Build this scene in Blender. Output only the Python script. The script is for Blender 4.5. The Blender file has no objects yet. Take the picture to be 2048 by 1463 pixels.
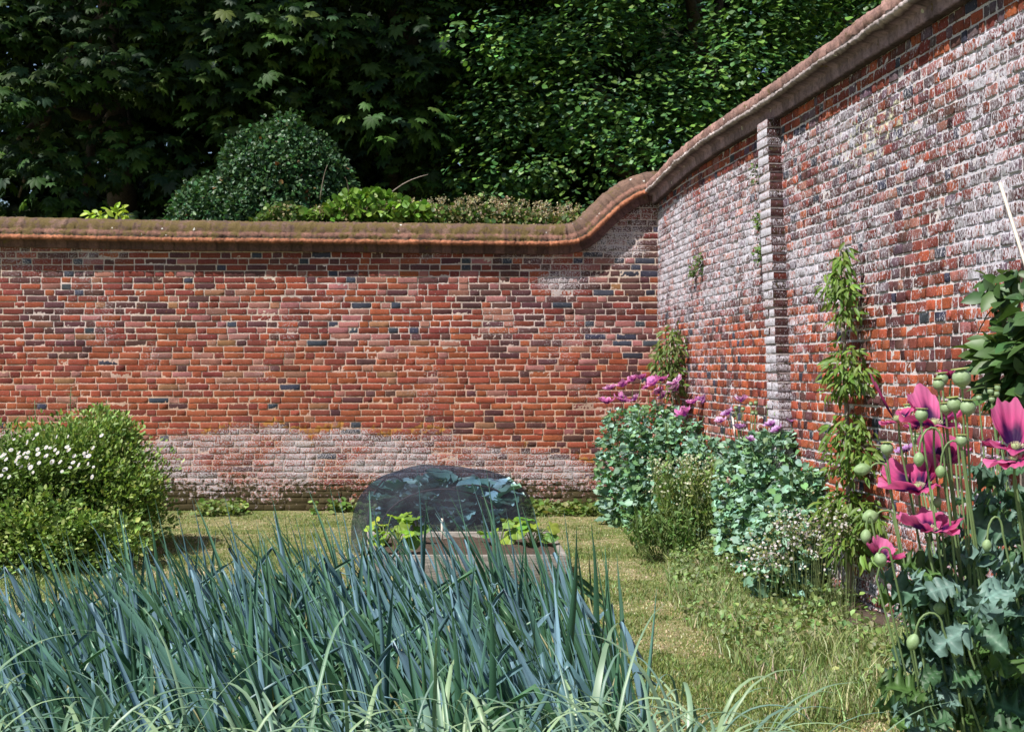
import bpy, math, random
import numpy as np
random.seed(7); rng = np.random.default_rng(11)
C = bpy.context.scene.collection
PI = math.pi
# ------------------------------------------------------------------ camera, world, sun
F = 2250.0; HZ = 740.0; EYE = 1.555
sc = bpy.context.scene
cam = bpy.data.cameras.new('camera'); cam.sensor_width = 36; cam.lens = 36*F/2048
cam.shift_y = (HZ-731.5)/2048; cam.clip_start = .05; cam.clip_end = 800
co = bpy.data.objects.new('camera', cam); C.objects.link(co)
co.location = (0, 0, EYE); co.rotation_euler = (PI/2, 0, 0); sc.camera = co
cam.dof.use_dof = True; cam.dof.focus_distance = 4.6; cam.dof.aperture_fstop = 20.0
EL, AZ = 55.0, 49.0
sd = np.array([-math.cos(math.radians(EL))*math.sin(math.radians(AZ)), -math.cos(math.radians(EL))*math.cos(math.radians(AZ)), math.sin(math.radians(EL))])
w = bpy.data.worlds.new('World'); sc.world = w; w.use_nodes = True
nt = w.node_tree; sky = nt.nodes.new('ShaderNodeTexSky'); sky.sky_type = 'NISHITA'; sky.sun_disc = False
sky.sun_elevation = math.radians(EL); sky.sun_rotation = math.radians(180+AZ)
bg = nt.nodes['Background']; nt.links.new(sky.outputs[0], bg.inputs[0]); bg.inputs[1].default_value = 0.078
sl = bpy.data.lights.new('sun', 'SUN'); sl.energy = 5.0; sl.angle = math.radians(.55); sl.color = (1, .96, .9)
so = bpy.data.objects.new('sun', sl); C.objects.link(so)
from mathutils import Vector, Matrix
so.rotation_euler = Vector(sd).to_track_quat('Z', 'Y').to_euler()
sc.view_settings.view_transform = 'Standard'; sc.view_settings.look = 'None'
sc.view_settings.exposure = 0.5; sc.view_settings.gamma = 1
sc.render.engine = 'CYCLES'; sc.cycles.max_bounces = 5; sc.cycles.transparent_max_bounces = 12
sc.cycles.use_denoising = True

def P(x, y, Z): return np.array([(x-1024)/F*Z, Z, EYE-(y-HZ)/F*Z])

# ------------------------------------------------------------------ helpers
def tag(o, label=None, cat=None, group=None, kind=None):
    if label: o['label'] = label
    if cat: o['category'] = cat
    if group: o['group'] = group
    if kind: o['kind'] = kind
    return o
def empty(name, loc, label=None, cat=None, group=None):
    o = bpy.data.objects.new(name, None); C.objects.link(o); o.location = tuple(float(v) for v in loc); o.empty_display_size = .1
    return tag(o, label, cat, group)
def mesh_data(name, V, Fs, mats, col=None, msk=None, loc=None, mi=None, smooth=False):
    """V (n,3); Fs list of (m,k) int arrays"""
    me = bpy.data.meshes.new(name); V = np.asarray(V, np.float32)
    Fs = [np.asarray(f, np.int32) for f in Fs if len(f)]
    me.vertices.add(len(V)); me.vertices.foreach_set('co', V.ravel())
    tot = np.concatenate([np.full(len(f), f.shape[1], np.int32) for f in Fs]); idx = np.concatenate([f.ravel() for f in Fs])
    me.loops.add(len(idx)); me.loops.foreach_set('vertex_index', idx)
    me.polygons.add(len(tot)); st = np.zeros(len(tot), np.int32); st[1:] = np.cumsum(tot)[:-1]
    me.polygons.foreach_set('loop_start', st); me.polygons.foreach_set('loop_total', tot)
    if mi is not None: me.polygons.foreach_set('material_index', np.asarray(mi, np.int32))
    if smooth: me.polygons.foreach_set('use_smooth', np.ones(len(tot), bool))
    for nm, a in (('Col', col), ('Msk', msk)):
        if a is not None:
            at = me.attributes.new(nm, 'FLOAT_COLOR', 'POINT'); b = np.ones((len(V), 4), np.float32); b[:, :3] = a; at.data.foreach_set('color', b.ravel())
    if loc is not None:
        at = me.attributes.new('Wl', 'FLOAT_VECTOR', 'POINT'); at.data.foreach_set('vector', np.asarray(loc, np.float32).ravel())
    for m in (mats if isinstance(mats, (list, tuple)) else [mats]): me.materials.append(m)
    me.update(calc_edges=True); return me
def link(name, me, parent=None, loc=None):
    o = bpy.data.objects.new(name, me); C.objects.link(o)
    if loc is not None: o.location = tuple(float(v) for v in loc)
    if parent is not None: o.parent = parent
    return o
class MB:
    def __init__(s): s.V = []; s.F = {3: [], 4: []}; s.C = []; s.n = 0
    def add(s, V, Fq, col=(1, 1, 1)):
        V = np.asarray(V, float).reshape(-1, 3); s.V.append(V)
        c = np.asarray(col, float); s.C.append(np.broadcast_to(c, V.shape) if c.ndim == 1 else c)
        for f in Fq:
            f = np.asarray(f)
            if len(f): s.F[f.shape[1]].append(f+s.n)
        s.n += len(V)
    def data(s, name, mat, origin=(0, 0, 0), smooth=False):
        return mesh_data(name, np.concatenate(s.V)-np.asarray(origin), [np.concatenate(f) for f in s.F.values() if f], mat, col=np.concatenate(s.C), smooth=smooth)
    def build(s, name, mat, parent=None, smooth=False):
        org = np.array(parent.location) if parent is not None else np.zeros(3)
        if parent is not None and parent.parent is not None: org = org+np.array(parent.parent.location)
        return link(name, s.data(name, mat, org, smooth), parent)
    def top(s, name, mat, origin, smooth=False):      # one mesh thing, origin at its base
        return link(name, s.data(name, mat, origin, smooth), None, origin)
def hsh(i, j, k=0, seed=0):
    n = (i*374761393+j*668265263+k*2147483647+seed*1274126177) & 0xffffffff
    n = ((n ^ (n >> 13))*1274126177) & 0xffffffff
    return ((n ^ (n >> 16)) & 0xffff)/65535.0
def vnoise(x, y, seed=0):
    x = np.asarray(x, float); y = np.asarray(y, float); i = np.floor(x).astype(np.int64); j = np.floor(y).astype(np.int64)
    u = x-i; v = y-j; u = u*u*(3-2*u); v = v*v*(3-2*v)
    a = hsh(i, j, 0, seed); b = hsh(i+1, j, 0, seed); c = hsh(i, j+1, 0, seed); d = hsh(i+1, j+1, 0, seed)
    return (a*(1-u)+b*u)*(1-v)+(c*(1-u)+d*u)*v
def fbm(x, y, seed=0, o=4):
    r = 0; a = .5; t = 0
    for k in range(o): r = r+a*vnoise(x*2**k, y*2**k, seed+k*17); t += a; a *= .5
    return r/t
def sst(a, b, x): t = np.clip((np.asarray(x, float)-a)/(b-a), 0, 1); return t*t*(3-2*t)
def norm(v): v = np.asarray(v, float); return v/np.maximum(np.linalg.norm(v, axis=-1, keepdims=True), 1e-9)
def tube(mb, pts, rad, n=6, col=(1, 1, 1), cap=True):
    pts = np.asarray(pts, float); m = len(pts); rad = np.broadcast_to(rad, (m,)) if np.ndim(rad) <= 1 else rad
    d = norm(np.gradient(pts, axis=0)); ref = np.array([.13, .97, .21]) if abs(d[0][2]) > .6 else np.array([0, 0, 1.])
    a = norm(np.cross(d, ref)); b = np.cross(d, a)
    th = np.arange(n)*2*PI/n
    V = pts[:, None]+rad[:, None, None]*(np.cos(th)[None, :, None]*a[:, None]+np.sin(th)[None, :, None]*b[:, None])
    i, j = np.meshgrid(np.arange(m-1), np.arange(n), indexing='ij'); q = np.stack([i*n+j, i*n+(j+1) % n, (i+1)*n+(j+1) % n, (i+1)*n+j], -1).reshape(-1, 4)
    V = V.reshape(-1, 3); fs = [q]
    if cap:
        V = np.vstack([V, pts[0], pts[-1]]); k = np.arange(n)
        fs.append(np.stack([(k+1) % n, k, np.full(n, m*n)], 1)); fs.append(np.stack([(m-1)*n+k, (m-1)*n+(k+1) % n, np.full(n, m*n+1)], 1))
    c = np.asarray(col, float)
    if c.ndim == 2: c = np.repeat(c, n, 0); c = np.vstack([c, c[:1], c[-1:]]) if cap else c
    mb.add(V, fs, c)
def box(mb, lo, hi, col=(1, 1, 1), rot=0, ctr=None, jit=0):
    lo = np.array(lo, float); hi = np.array(hi, float)
    V = np.array([[x, y, z] for x in (lo[0], hi[0]) for y in (lo[1], hi[1]) for z in (lo[2], hi[2])])
    if rot:
        c = (lo+hi)/2 if ctr is None else np.array(ctr); cs, sn = math.cos(rot), math.sin(rot); d = V-c
        V = np.stack([c[0]+d[:, 0]*cs-d[:, 1]*sn, c[1]+d[:, 0]*sn+d[:, 1]*cs, V[:, 2]], 1)
    mb.add(V, [np.array([[0, 1, 3, 2], [4, 6, 7, 5], [0, 4, 5, 1], [2, 3, 7, 6], [0, 2, 6, 4], [1, 5, 7, 3]])], col)
def frames(d, n):
    d = norm(d); n = norm(n-(n*d).sum(-1, keepdims=True)*d); return np.stack([np.cross(d, n), d, n], -1)   # columns x,y,z
def scatter(mb, tmpl, pos, d, n, scale, col, tcol=None):
    tV, tF = tmpl; N = len(pos); R = frames(np.asarray(d, float), np.asarray(n, float)); s = np.broadcast_to(np.asarray(scale, float), (N,))
    V = np.asarray(pos)[:, None]+np.einsum('nij,kj->nki', R, tV)*s[:, None, None]
    k = len(tV); off = (np.arange(N)*k)[:, None, None]
    c = np.repeat(np.broadcast_to(col, (N, 3))[:, None], k, 1)
    if tcol is not None: c = c*tcol[None, :, None]
    mb.add(V.reshape(-1, 3), [(f[None]+off).reshape(-1, f.shape[1]) for f in tF], c.reshape(-1, 3))
def rdir(N): return norm(rng.normal(size=(N, 3)))
def leaf_t(wd=.5, droop=.12, fold=.1, petiole=0.0):
    ys = [0, .22, .55, .82, 1.0]; ws = [0.02, .36, .5, .3, 0.0]; V = []
    for y, h in zip(ys, ws):
        z = -droop*y*y
        V += [[-h*wd, y, z+fold*h], [0, y, z], [h*wd, y, z+fold*h]]
    V = np.array(V, float); V[:, 1] += petiole
    q = []
    for i in range(4): q += [[3*i, 3*i+1, 3*i+4, 3*i+3], [3*i+1, 3*i+2, 3*i+5, 3*i+4]]
    return V, [np.array(q)]
def small_leaf(wd=.8, fold=.12):
    V = np.array([[0, 0, 0], [-.5*wd, .4, fold], [-.32*wd, .8, fold*.7], [0, 1, -.06], [.32*wd, .8, fold*.7], [.5*wd, .4, fold]], float)
    return V, [np.array([[0, 3, 2, 1], [0, 5, 4, 3]])]
def palmate():
    V = []; q = []
    for a, L in zip((-105, -68, -33, 0, 33, 68, 105), (.55, .8, .95, 1.0, .95, .8, .55)):
        a = math.radians(a); b = len(V)
        for x, y, z in ((0, .04, 0), (-.19, .62, -.1), (0, 1, -.26), (.19, .62, -.1), (0, .6, -.02)):
            x *= L; y *= L; V.append([x*math.cos(a)+y*math.sin(a), -x*math.sin(a)+y*math.cos(a), z*L])
        q += [[b, b+4, b+1], [b+1, b+4, b+2], [b+4, b+3, b+2], [b, b+3, b+4]]
    return np.array(V, float), [np.array(q)]

# ------------------------------------------------------------------ materials
def M(name): m = bpy.data.materials.new(name); m.use_nodes = True; return m, m.node_tree, m.node_tree.nodes['Principled BSDF']
def nd(t, k, **kw):
    n = t.nodes.new(k)
    for a, v in kw.items(): setattr(n, a, v)
    return n
def attr(t, n): a = nd(t, 'ShaderNodeAttribute'); a.attribute_name = n; return a
def noise(t, vec, scale, detail=4, rough=.6):
    n = nd(t, 'ShaderNodeTexNoise'); n.inputs['Scale'].default_value = scale; n.inputs['Detail'].default_value = detail; n.inputs['Roughness'].default_value = rough
    if vec is not None: t.links.new(vec, n.inputs['Vector'])
    return n.outputs['Fac']
def mth(t, op, a, b=None, c=None, clamp=False):
    n = nd(t, 'ShaderNodeMath', operation=op); n.use_clamp = clamp
    for i, v in enumerate((a, b, c)):
        if v is None: continue
        if hasattr(v, 'is_output'): t.links.new(v, n.inputs[i])
        else: n.inputs[i].default_value = v
    return n.outputs[0]
def mix(t, f, a, b, mode='MIX'):
    n = nd(t, 'ShaderNodeMix', data_type='RGBA', blend_type=mode)
    for s, v in ((n.inputs[0], f), (n.inputs[6], a), (n.inputs[7], b)):
        if hasattr(v, 'is_output'): t.links.new(v, s)
        elif isinstance(v, (int, float)): s.default_value = v
        else: s.default_value = (*v, 1)
    return n.outputs[2]
def ramp(t, f, pts):
    n = nd(t, 'ShaderNodeValToRGB'); e = n.color_ramp.elements
    while len(e) < len(pts): e.new(.5)
    for el, (p, c) in zip(e, pts): el.position = p; el.color = (*c, 1)
    t.links.new(f, n.inputs[0]); return n.outputs[0]
def bump(t, b, h, st, dist=.01):
    n = nd(t, 'ShaderNodeBump'); n.inputs['Strength'].default_value = st; n.inputs['Distance'].default_value = dist
    t.links.new(h, n.inputs['Height']); t.links.new(n.outputs[0], b.inputs['Normal'])
def foliage(name, rough=.5, trans=.3, spec=.4, var=.35, tint=(1, 1, .55)):
    m, t, b = M(name); a = attr(t, 'Col'); g = nd(t, 'ShaderNodeNewGeometry')
    v = mth(t, 'MULTIPLY_ADD', noise(t, g.outputs['Position'], 14, 2), var*2, 1-var)
    col = mix(t, 1.0, a.outputs['Color'], v, 'MULTIPLY')
    t.links.new(col, b.inputs['Base Color']); b.inputs['Roughness'].default_value = rough; b.inputs['Specular IOR Level'].default_value = spec
    tr = nd(t, 'ShaderNodeBsdfTranslucent'); t.links.new(mix(t, 1.0, col, tint, 'MULTIPLY'), tr.inputs['Color'])
    mx = nd(t, 'ShaderNodeMixShader'); mx.inputs[0].default_value = trans
    t.links.new(b.outputs[0], mx.inputs[1]); t.links.new(tr.outputs[0], mx.inputs[2]); t.links.new(mx.outputs[0], t.nodes['Material Output'].inputs[0])
    return m
def brick_mat(name, white=(.6, .565, .58), streak=(1, 1, 1), fine=75, gain=5, yel=(.4, .19, .055), pits=0.):
    m, t, b = M(name); a = attr(t, 'Col'); k = attr(t, 'Msk'); l = attr(t, 'Wl'); sp = nd(t, 'ShaderNodeSeparateColor'); t.links.new(k.outputs['Color'], sp.inputs[0])
    mp = nd(t, 'ShaderNodeMapping'); mp.inputs['Scale'].default_value = streak; t.links.new(l.outputs['Vector'], mp.inputs[0])
    def cover(vec, sc, mask, det=3, g=gain):
        n = mth(t, 'MULTIPLY_ADD', noise(t, vec, sc, det, .65), 2.3, -.65); return mth(t, 'MULTIPLY_ADD', mth(t, 'SUBTRACT', n, mth(t, 'SUBTRACT', 1.0, mask)), g, .3, clamp=True)
    c = mix(t, 1.0, a.outputs['Color'], ramp(t, noise(t, l.outputs['Vector'], 90, 4, .7), [(.25, (.55, .5, .5)), (.5, (1, 1, 1)), (.75, (1.35, 1.25, 1.2))]), 'MULTIPLY')
    c = mix(t, 1.0, c, ramp(t, noise(t, l.outputs['Vector'], 3.1, 4, .6), [(.3, (.78, .78, .8)), (.6, (1.08, 1.06, 1.04))]), 'MULTIPLY')
    wcol = mix(t, noise(t, l.outputs['Vector'], 40, 3, .6), white, (white[0]*.62, white[1]*.55, white[2]*.56))
    c = mix(t, cover(mp.outputs[0], fine, sp.outputs[0]), c, wcol)
    c = mix(t, cover(l.outputs['Vector'], 22, sp.outputs[1], 5), c, mix(t, noise(t, l.outputs['Vector'], 55, 2), (.035, .03, .014), (.1, .075, .035)))
    c = mix(t, cover(l.outputs['Vector'], 16, sp.outputs[2], 4), c, yel)
    if pits: c = mix(t, mth(t, 'MULTIPLY', mth(t, 'MULTIPLY_ADD', noise(t, l.outputs['Vector'], 100, 2, .6), 12, -7.6, clamp=True), pits), c, (.03, .025, .03))
    t.links.new(c, b.inputs['Base Color']); b.inputs['Roughness'].default_value = .92; b.inputs['Specular IOR Level'].default_value = .2
    bump(t, b, noise(t, l.outputs['Vector'], 110, 5, .75), .9, .006)
    return m
MAT = {}
MAT['brick_back'] = brick_mat('weathered_brick')
MAT['brick_side'] = brick_mat('limewashed_brick', (.7, .7, .77), (1.35, .45, 1.0), 95, 5.5, (.6, .58, .42), .8)
MAT['leaf'] = foliage('leaf'); MAT['gloss_leaf'] = foliage('glossy_leaf', .45, .25, .4)
MAT['dark_leaf'] = foliage('tree_leaf', .6, .25, .25, .4)
MAT['onion'] = foliage('leek_leaf', .42, .12, .45, .22, (.8, 1, .5)); MAT['petal'] = foliage('petal', .6, .42, .2, .12, (1.1, .7, .9))
MAT['poppy_leaf'] = foliage('poppy_leaf', .5, .2, .35, .3, (1, 1.05, .35))
def simple(name, c1, c2, sc=20, rough=.8, st=.4, attrc=False, stretch=None):
    m, t, b = M(name); tc = nd(t, 'ShaderNodeTexCoord'); v = tc.outputs['Object']
    if stretch: mp = nd(t, 'ShaderNodeMapping'); mp.inputs['Scale'].default_value = stretch; t.links.new(v, mp.inputs[0]); v = mp.outputs[0]
    n = noise(t, v, sc, 6, .7); c = mix(t, ramp(t, n, [(.3, (0, 0, 0)), (.7, (1, 1, 1))]), c1, c2)
    if attrc: c = mix(t, 1.0, c, attr(t, 'Col').outputs['Color'], 'MULTIPLY')
    t.links.new(c, b.inputs['Base Color']); b.inputs['Roughness'].default_value = rough; bump(t, b, n, st, .01); return m
MAT['wood'] = simple('weathered_board', (.12, .105, .09), (.42, .38, .34), 9, .85, .5, True, (1, 6, 9))
MAT['bark'] = simple('bark', (.05, .035, .025), (.16, .12, .09), 30, .9, .8)
MAT['stem'] = simple('woody_stem', (.2, .15, .12), (.36, .3, .26), 60, .8, .3)
MAT['soil'] = simple('garden_soil', (.028, .018, .013), (.1, .065, .045), 38, .95, 1.0)
MAT['cane'] = simple('bamboo', (.5, .42, .36), (.72, .66, .58), 30, .6, .1)
MAT['capsule'] = simple('poppy_capsule', (.17, .25, .1), (.32, .42, .25), 60, .55, .1, True)

# ------------------------------------------------------------------ ground
def lawn_mat():
    m, t, b = M('lawn_turf'); g = nd(t, 'ShaderNodeNewGeometry'); p = g.outputs['Position']
    n1 = noise(t, p, 1.3, 5, .65); n2 = noise(t, p, 9, 5, .7); n3 = noise(t, p, 70, 4, .7)
    f = mth(t, 'ADD', mth(t, 'MULTIPLY', n1, .55), mth(t, 'MULTIPLY', n2, .45))
    c = ramp(t, f, [(.36, (.13, .19, .05)), (.47, (.23, .27, .09)), (.55, (.42, .37, .2)), (.64, (.56, .48, .32))])
    c = mix(t, 1.0, c, ramp(t, n3, [(.3, (.45, .45, .4)), (.55, (1, 1, 1)), (.75, (1.3, 1.3, 1.2))]), 'MULTIPLY')
    t.links.new(c, b.inputs['Base Color']); b.inputs['Roughness'].default_value = .95; b.inputs['Specular IOR Level'].default_value = .1
    bump(t, b, n3, 1.0, .03); return m
MAT['lawn'] = lawn_mat()
def lawn_z(x, y): return .03*fbm(np.asarray(x)*.8, np.asarray(y)*.8, 3)-.015
xs = np.concatenate([[-400, -60, -20], np.linspace(-9, 9, 150), [20, 60, 400]]); ys = np.concatenate([[-60, -10], np.linspace(0, 16, 120), [20, 40, 90, 400]])
gx, gy = np.meshgrid(xs, ys, indexing='ij'); gz = lawn_z(gx, gy); nx, ny = gx.shape
i, j = np.meshgrid(np.arange(nx-1), np.arange(ny-1), indexing='ij'); q = np.stack([i*ny+j, (i+1)*ny+j, (i+1)*ny+j+1, i*ny+j+1], -1).reshape(-1, 4)
tag(link('lawn', mesh_data('lawn', np.stack([gx, gy, gz], -1).reshape(-1, 3), [q], MAT['lawn'])), 'patchy dry mown lawn between the beds and the walls', 'lawn', kind='structure')
def patch(name, poly_fn, x0, x1, y0, y1, h, label, nxx=60, nyy=60, seed=0):
    a, b2 = np.meshgrid(np.linspace(x0, x1, nxx), np.linspace(y0, y1, nyy), indexing='ij')
    e = poly_fn(a, b2); z = lawn_z(a, b2)+np.where(e > 0, .006+h*sst(0, .12, e)+.035*fbm(a*9, b2*9, seed)*sst(0, .1, e), -.03)
    i, j = np.meshgrid(np.arange(nxx-1), np.arange(nyy-1), indexing='ij'); q = np.stack([i*nyy+j, (i+1)*nyy+j, (i+1)*nyy+j+1, i*nyy+j+1], -1).reshape(-1, 4)
    tag(link(name, mesh_data(name, np.stack([a, b2, z], -1).reshape(-1, 3), [q], MAT['soil'])), label, 'soil', kind='structure')
patch('leek_bed_soil', lambda a, b: np.minimum(np.minimum(.42-a, a+2.9), np.minimum(b-1.6, 5.15-b)), -3, .5, 1.5, 5.25, .05, 'dark soil under the leek leaves', 90, 90, 4)
# ------------------------------------------------------------------ wall plan
BW = 12.5                                    # distance of the back wall
cx = np.array([1315, 1340, 1370, 1400, 1440, 1480, 1520, 1560, 1600, 1700, 1800, 1900, 2048, 2300, 2800]); cs = np.array([180, 189.5, 200.5, 210.5, 222.5, 234.5, 246, 258, 270.8, 302.7, 334.5, 366.4, 413.5, 493.8, 653])
cX = (cx-1024)/cs; cZ = F/cs
cu = np.concatenate([[0], np.cumsum(np.hypot(np.diff(cX), np.diff(cZ)))])
uu = np.linspace(0, cu[-1], 240)
def smooth(a, k=9):
    p = np.pad(a, k, mode='reflect', reflect_type='odd'); return np.convolve(p, np.ones(2*k+1)/(2*k+1), 'same')[k:-k]
sX = smooth(np.interp(uu, cu, cX)); sZ = smooth(np.interp(uu, cu, cZ)); UEND = uu[-1]
tX = np.gradient(sX, uu); tZ = np.gradient(sZ, uu); tl = np.hypot(tX, tZ); tX /= tl; tZ /= tl
def side_map(u, z, w):                        # w out of the wall into the garden (-x)
    X = np.interp(u, uu, sX); Z = np.interp(u, uu, sZ); a = np.interp(u, uu, tX); b = np.interp(u, uu, tZ)
    return np.stack([X+b*w, Z-a*w, z+0*X], -1)
def back_map(u, z, w): return np.stack([u+0*z, BW-w+0*u, z+0*u], -1)
def side_u(ximg):                             # wall coordinate seen at an image column
    xi = 1024+sX/sZ*F; return float(np.interp(ximg, xi, uu))
# lip height of the back wall coping
lipx = (np.array([-500, 0, 350, 700, 1000, 1100, 1130, 1150, 1165, 1180, 1199, 1219, 1238, 1258, 1278, 1297, 1330])-1024)/180
lipz = EYE+(HZ-np.array([474, 479, 486, 489.5, 493, 494, 493, 490, 485, 476, 457.5, 438, 420.5, 406, 395, 389, 386]))/180
def lip_back(u): return np.interp(u, lipx, lipz)
sideu = np.array([0, .6, 1.4, 2.5, 30]); sidez = EYE+np.array([1.94, 1.965, 2.01, 2.045, 2.05])
def lip_side(u): return np.interp(u, sideu, sidez)
COURSE = .07
PAL = dict(O=(.3, .078, .042), R=(.2, .05, .038), K=(.32, .135, .115), D=(.105, .045, .045), B=(.05, .053, .078), T=(.3, .14, .08), L=(.39, .098, .048), V=(.13, .085, .105))
def pick_back(u, z, L):
    x = 1024+180*u; y = HZ-(z-EYE)*180; n = vnoise(u*1.3, z*2.2, 5); n2 = vnoise(u*.9, z*1.5, 9); hd = L < .15
    w = dict(O=.34, R=.36, K=.12, D=.14, B=.03, T=.03)
    if y > 690: w.update(O=1.1, R=.4, D=.03, K=.1, B=.008)
    elif y < 560: w.update(O=.14, R=.5, D=.3, B=.05)
    else: w.update(D=.1, B=.02, R=.45)
    if y < 700 and y > 560 and x < 420: w.update(D=.3, R=.45)
    if hd: w['B'] *= 5; w['D'] *= 1.6
    w['K'] += 1.4*max(0, n2-.55)*(y > 540)*(y < 790)
    dk = float(sst(1120, 1200, x))*(y < 770); w['D'] += dk*.9; w['B'] += dk*.22; w['O'] *= 1-.75*dk
    w['D'] += .5*float(sst(.7, .85, n)); k = list(w); return random.choices(k, [w[a] for a in k])[0]
def pick_side(u, z, L):
    n = vnoise(u*1.1, z*1.7, 35)
    w = dict(L=.5, O=.4, R=.35, D=.2, B=.03, K=.08)
    if L < .09: w.update(D=.5, B=.07)
    if z > 2.0: w.update(L=.06, O=.06, D=.75, R=.55, K=.25, B=.04, V=.3)
    if z > 3.28: w.update(D=.15, R=.6, O=.3, L=.1, B=.08, K=0)
    if u < 2.6: w['K'] += .4; w['R'] += .2
    w['B'] += .25*float(sst(.72, .88, n)); k = list(w); return random.choices(k, [w[a] for a in k])[0]
def masks_back(u, z):
    x = 1024+180*u; y = HZ-(z-EYE)*180
    edge = 862+46*sst(820, 1180, x)+55*(fbm(u*2.2, z*.3, 21)-.5)+30*(fbm(u*9, z*5, 23)-.5)
    base = sst(-14, 16, y-edge)
    wh = .1+.62*base*(.1+1.1*fbm(u*3, z*4, 31))
    wh = wh+.5*np.exp(-((x-1130)/55)**2-((y-560)/32)**2)+.35*sst(545, 505, y)*sst(.45, .6, fbm(u*1.1, z*2, 41))
    wh = wh+.22*sst(.55, .75, fbm(u*2, z*2, 51))*(1-base)+.25*sst(230, 60, x)*sst(600, 520, y)
    ms = base*(.18*sst(880, 985, y)+.62*sst(905, 1000, y)*fbm(u*2.6, z*5, 61)*1.5)+.18*sst(545, 500, y)+.12*sst(1130, 1220, x)*sst(640, 560, y)
    ms = ms+.3*np.exp(-((y-1015)/12)**2)
    yl = .72*np.exp(-((y-edge+2)/9)**2)*sst(.42, .62, fbm(u*2.4, z, 71))+.4*np.exp(-((y-560)/14)**2)*sst(220, 120, x)*0
    return np.clip(np.stack([wh, ms, yl], -1), 0, 1)
def masks_side(u, z):
    top = sst(3.4, 3.28, z)
    up = sst(1.55, 2.5, z+.5*(fbm(u*1.3, z*1.3, 81)-.5)*2)
    wh = .15+.27*up*top+.55*(fbm(u*2.2, z*2.2, 91)-.5)+.16*up*top*fbm(u*1.2, z*2, 93)+.08*up*top*0.*u
    wh = np.where(z > 3.3, .12+.3*(fbm(u*3, z*3, 95)-.4), wh)
    wh = wh+.1*sst(2.8, .4, u)*sst(1.5, 2.2, z)*top
    be = .66+.25*(fbm(u*2, 0*z, 97)-.5); base = sst(.06, -.06, z-be); wh = wh*(1-base)+base*(.5+.5*(fbm(u*4, z*4, 99)-.5))
    wh = wh+.2*(hsh(np.floor(u/.085+.5*np.floor(z/.07)).astype(np.int64), np.floor(z/.07).astype(np.int64), 0, 5)-.5)*(z < 3.3)
    fz = (z/.07) % 1; wh = wh+.3*((fz < .1)|(fz > .93))*(1-base)
    ms = .12*(z > 3.3)+.06+.25*base*fbm(u*5, z*5, 101)
    yl = .42*np.exp(-((z-3.05)/.22)**2-((u-5.5)/.8)**2)
    return np.clip(np.stack([wh, ms, yl], -1), 0, 1)
MORT = dict(back=(.55, .45, .38), side=(.62, .58, .58))
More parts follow.
